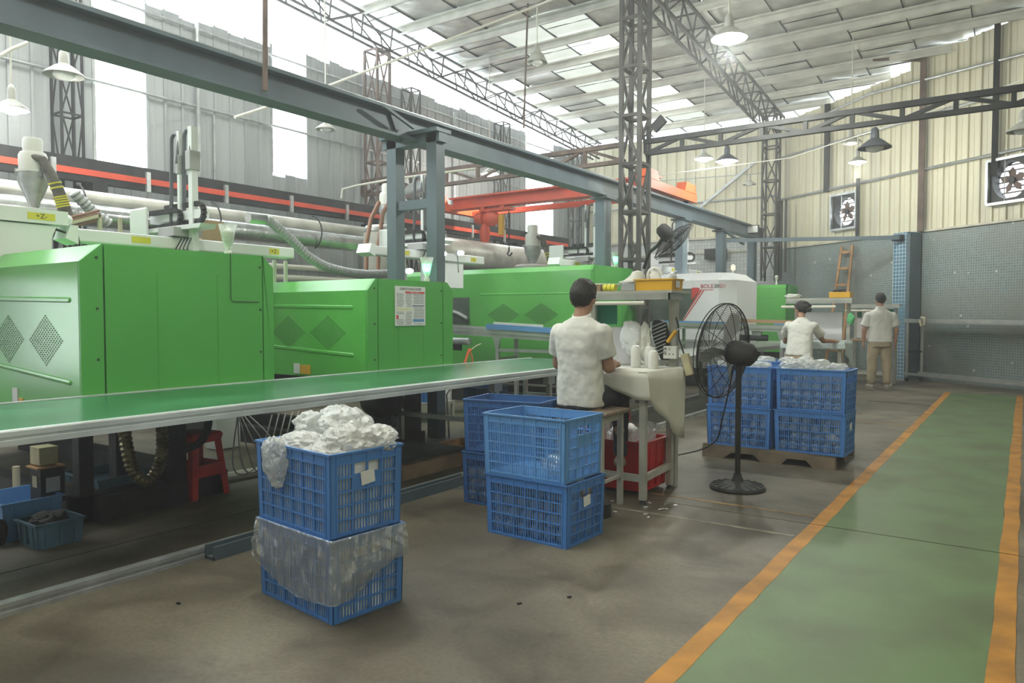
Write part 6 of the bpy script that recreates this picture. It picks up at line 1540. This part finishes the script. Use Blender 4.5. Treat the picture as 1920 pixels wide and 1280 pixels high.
# ---- seated worker, back to the camera (local: faces +y, origin on the floor below the hips)
t = thing('person', 'person in white polo seated on a stool, back turned, short dark hair', 'person', (-2.555, 4.53, 0)); rz = .04
b = MB(); hc = (-.005, .045, 1.443)
head(b, hc, .03, -.30, 1.08); capsule(b, (0, .0, 1.25), (0, .03, 1.40), .060, .056)
torso(b, [(0, 0, .66, .15, .105), (0, 0, .78, .15, .105), (0, -.01, 1.0, .145, .10), (0, -.01, 1.2, .165, .10), (0, .0, 1.28, .10, .075)])
for s, el, ha in ((-1, (-.222, .08, .985), (-.12, .33, .985)), (1, (.188, .06, .975), (.10, .33, .985))):
    sh = (s * .160, -.005, 1.215); capsule(b, sh, el, .044, .043); capsule(b, el, ha, .043, .029)
    hand(b, ha, (-s * .25, 1, -.05), (0, 0, -1), .95, .5, s)
for s in (-1, 1): capsule(b, (s * .09, .0, .76), (s * .10, .40, .74), .058, .05); capsule(b, (s * .11, .42, .74), (s * .11, .44, .30), .058, .042); capsule(b, (s * .11, .44, .30), (s * .11, .50, .26), .035, .03)
finish(b, 'body', 'skin', t, rz, .009)
g = MB(); torso(g, [(0, -.0, .700, .165, .125), (0, -.0, .76, .167, .127), (0, -.004, .86, .163, .122), (0, -.012, 1.0, .160, .118), (0, -.016, 1.12, .168, .118), (0, -.014, 1.21, .183, .112), (0, -.008, 1.262, .165, .095), (0, .0, 1.298, .108, .080), (0, .006, 1.325, .072, .068)])
for s, el in ((-1, (-.208, .045, 1.055)), (1, (.186, .035, 1.045))): sleeve(g, (s * .160, -.008, 1.218), el, .072, .068)
finish(g, 'polo_shirt', 'shirt_white', t, rz, .008, 16)
g = MB(); g.rings([((0, .004, 1.300), (.078, 0, 0), (0, .072, .02)), ((0, .008, 1.325), (.071, 0, 0), (0, .067, .022)), ((0, .012, 1.350), (.066, 0, 0), (0, .063, .022))], 24, cap=False); c_ = finish(g, 'collar', 'shirt_white', t, rz, 0); c_.modifiers.new('s', 'SOLIDIFY').thickness = .006
g = MB(); torso(g, [(0, 0, .688, .155, .13), (0, 0, .74, .15, .12), (0, 0, .8, .14, .11)])
for s in (-1, 1): capsule(g, (s * .085, .02, .765), (s * .11, .43, .75), .088, .072); capsule(g, (s * .11, .43, .75), (s * .11, .45, .32), .068, .055)
finish(g, 'trousers', 'dark_trousers', t, rz, .012)
g = MB(); hairmesh(g, hc, .03, -.30, 1.10); finish(g, 'hair', 'hair', t, rz, 0)
for s in (-1, 1): g = MB(); capsule(g, (s * .11, .42, .245), (s * .11, .58, .235), .042, .036); finish(g, 'shoe', 'shoe', t, rz, 0)

# ---- woman leaning on her table, face turned left
t = thing('person', 'person with black hair in a bun leaning on the pale blue table, white shirt', 'person', (-2.50, 10.42, 0)); rz = .05
b = MB(); hc = (-.02, .19, 1.405); yw = .95
head(b, hc, yw, -.18, .97); capsule(b, (0, .12, 1.24), (-.01, .17, 1.38), .050, .046)
torso(b, [(0, -.02, .80, .155, .11), (0, .01, .95, .135, .095), (0, .05, 1.1, .15, .095), (0, .10, 1.24, .10, .07)])
for s, el, ha in ((-1, (-.25, .33, .965), (-.12, .52, .965)), (1, (.25, .30, .985), (.37, .46, .975))):
    capsule(b, (s * .15, .09, 1.185), el, .038, .036); capsule(b, el, ha, .036, .025); hand(b, ha, (s * .4, 1, 0), (0, 0, -1), .88, .3, -s)
for s in (-1, 1): capsule(b, (s * .085, -.03, .84), (s * .09, .0, .46), .082, .055); capsule(b, (s * .09, .0, .46), (s * .09, -.03, .09), .052, .036); capsule(b, (s * .09, -.05, .05), (s * .09, .10, .035), .036, .028)
finish(b, 'body', 'skin', t, rz, .010)
g = MB(); torso(g, [(0, -.03, .795, .172, .135), (0, -.01, .88, .168, .125), (0, .02, 1.0, .16, .115), (0, .06, 1.12, .168, .11), (0, .09, 1.20, .165, .10), (0, .115, 1.25, .11, .075), (0, .135, 1.285, .068, .062), (0, .15, 1.31, .058, .056)])
for s, el in ((-1, (-.235, .22, 1.06)), (1, (.235, .20, 1.06))): sleeve(g, (s * .155, .085, 1.19), el, .066, .064)
finish(g, 'white_shirt', 'shirt_white', t, rz, .010, 10)
g = MB(); torso(g, [(0, -.03, .80, .16, .125), (0, -.035, .72, .165, .13)])
for s in (-1, 1): capsule(g, (s * .08, -.03, .78), (s * .09, .0, .46), .095, .07); capsule(g, (s * .09, .0, .46), (s * .09, -.03, .12), .068, .055)
finish(g, 'trousers', 'khaki', t, rz, .012)
g = MB(); hairmesh(g, hc, yw, -.18, .98, 'long'); R = RZ(yw)
k = Vector(hc) + R @ Vector((0, -.10, .045)); g.ell(k, (.05, .045, .055)); g.ell(k + Vector((.03, -.01, -.04)), (.04, .035, .035)); g.ell(k + Vector((.0, 0, .045)), (.045, .035, .025), RY(.5)); finish(g, 'hair', 'hair', t, rz, 0)
g = MB(); g.box((k.x + .01, k.y, k.z + .03), (.11, .03, .05), RY(.6)); finish(g, 'hair_clip', 'black', t, rz, 0)
for s in (-1, 1): g = MB(); capsule(g, (s * .09, -.06, .045), (s * .09, .13, .04), .045, .038); finish(g, 'shoe', 'shoe', t, rz, 0)

# ---- standing man, back to the camera
t = thing('person', 'person standing with back to the camera in white polo and khaki trousers', 'person', (-2.15, 14.75, 0)); rz = .36
b = MB(); hc = (0, .02, 1.60)
head(b, hc, .35, -.05, 1.02); capsule(b, (0, -.01, 1.38), (0, .01, 1.55), .062, .058)
torso(b, [(0, 0, .82, .17, .12), (0, .0, 1.0, .17, .125), (0, 0, 1.2, .18, .12), (0, -.01, 1.36, .16, .1), (0, -.01, 1.42, .1, .075)])
for s in (-1, 1):
    sh, el, ha = (s * .185, -.01, 1.315), (s * .262, -.02, 1.07), (s * .265, .04, .855)
    capsule(b, sh, el, .046, .045); capsule(b, el, ha, .045, .031); hand(b, ha, (0, .1, -1), (-s, 0, 0), 1.0, .45, -s)
    capsule(b, (s * .10, 0, .82), (s * .12, .01, .48), .09, .06); capsule(b, (s * .12, .01, .48), (s * .13, -.01, .10), .056, .04)
    capsule(b, (s * .13, -.02, .055), (s * .145, .12, .04), .04, .032)
finish(b, 'body', 'skin', t, rz, .010)
g = MB(); torso(g, [(0, 0, .845, .205, .155), (0, 0, .93, .205, .155), (0, 0, 1.08, .200, .145), (0, -.01, 1.22, .208, .14), (0, -.01, 1.33, .215, .128), (0, -.01, 1.385, .19, .11), (0, -.005, 1.43, .11, .085), (0, 0, 1.465, .078, .072), (0, .005, 1.495, .068, .066)])
for s in (-1, 1): sleeve(g, (s * .19, -.01, 1.325), (s * .262, -.015, 1.13), .082, .080)
finish(g, 'polo_shirt', 'shirt_white', t, rz, .010, 9)
g = MB(); torso(g, [(0, 0, .76, .185, .15), (0, 0, .86, .19, .148), (0, 0, .93, .17, .13)])
for s in (-1, 1): capsule(g, (s * .095, 0, .78), (s * .12, .01, .48), .108, .09); capsule(g, (s * .12, .01, .48), (s * .13, -.01, .15), .088, .072)
finish(g, 'trousers', 'khaki', t, rz, .011)
g = MB(); hairmesh(g, hc, .35, -.05, 1.02); finish(g, 'hair', 'hair', t, rz, 0)
for s in (-1, 1): g = MB(); capsule(g, (s * .13, -.05, .045), (s * .155, .16, .04), .047, .04); g.bx(s * .14 - .045, s * .14 + .045, -.09, .19, 0, .018); finish(g, 'shoe', 'shoe', t, rz, 0)

# ================================================================== HAZE filling the hall
HAZE = .009
hm = bpy.data.materials.new('hall_haze'); hm.use_nodes = True; hn = hm.node_tree.nodes; hn.remove(hn['Principled BSDF'])
hv = hn.new('ShaderNodeVolumeScatter'); hv.inputs['Color'].default_value = (.97, .99, 1, 1); hv.inputs['Density'].default_value = HAZE; hv.inputs['Anisotropy'].default_value = .45
hm.node_tree.links.new(hv.outputs[0], hn['Material Output'].inputs['Volume']); MATS['hall_haze'] = hm
g = MB(); po = [(-14, -7.5), (8.5, -7.5), (8.5, 23.5), (-14, 23.5)]; N_ = len(po)
g.add([(x, y, -.4) for x, y in po] + [(x, y, zr(y) + .5) for x, y in po], [tuple(range(N_)), tuple(range(N_, 2 * N_))] + [(i, (i + 1) % N_, (i + 1) % N_ + N_, i + N_) for i in range(N_)]); hz = g.build('haze', 'hall_haze'); hz['kind'] = 'stuff'; hz['label'] = 'thin bright haze filling the factory hall'; hz['category'] = 'haze'
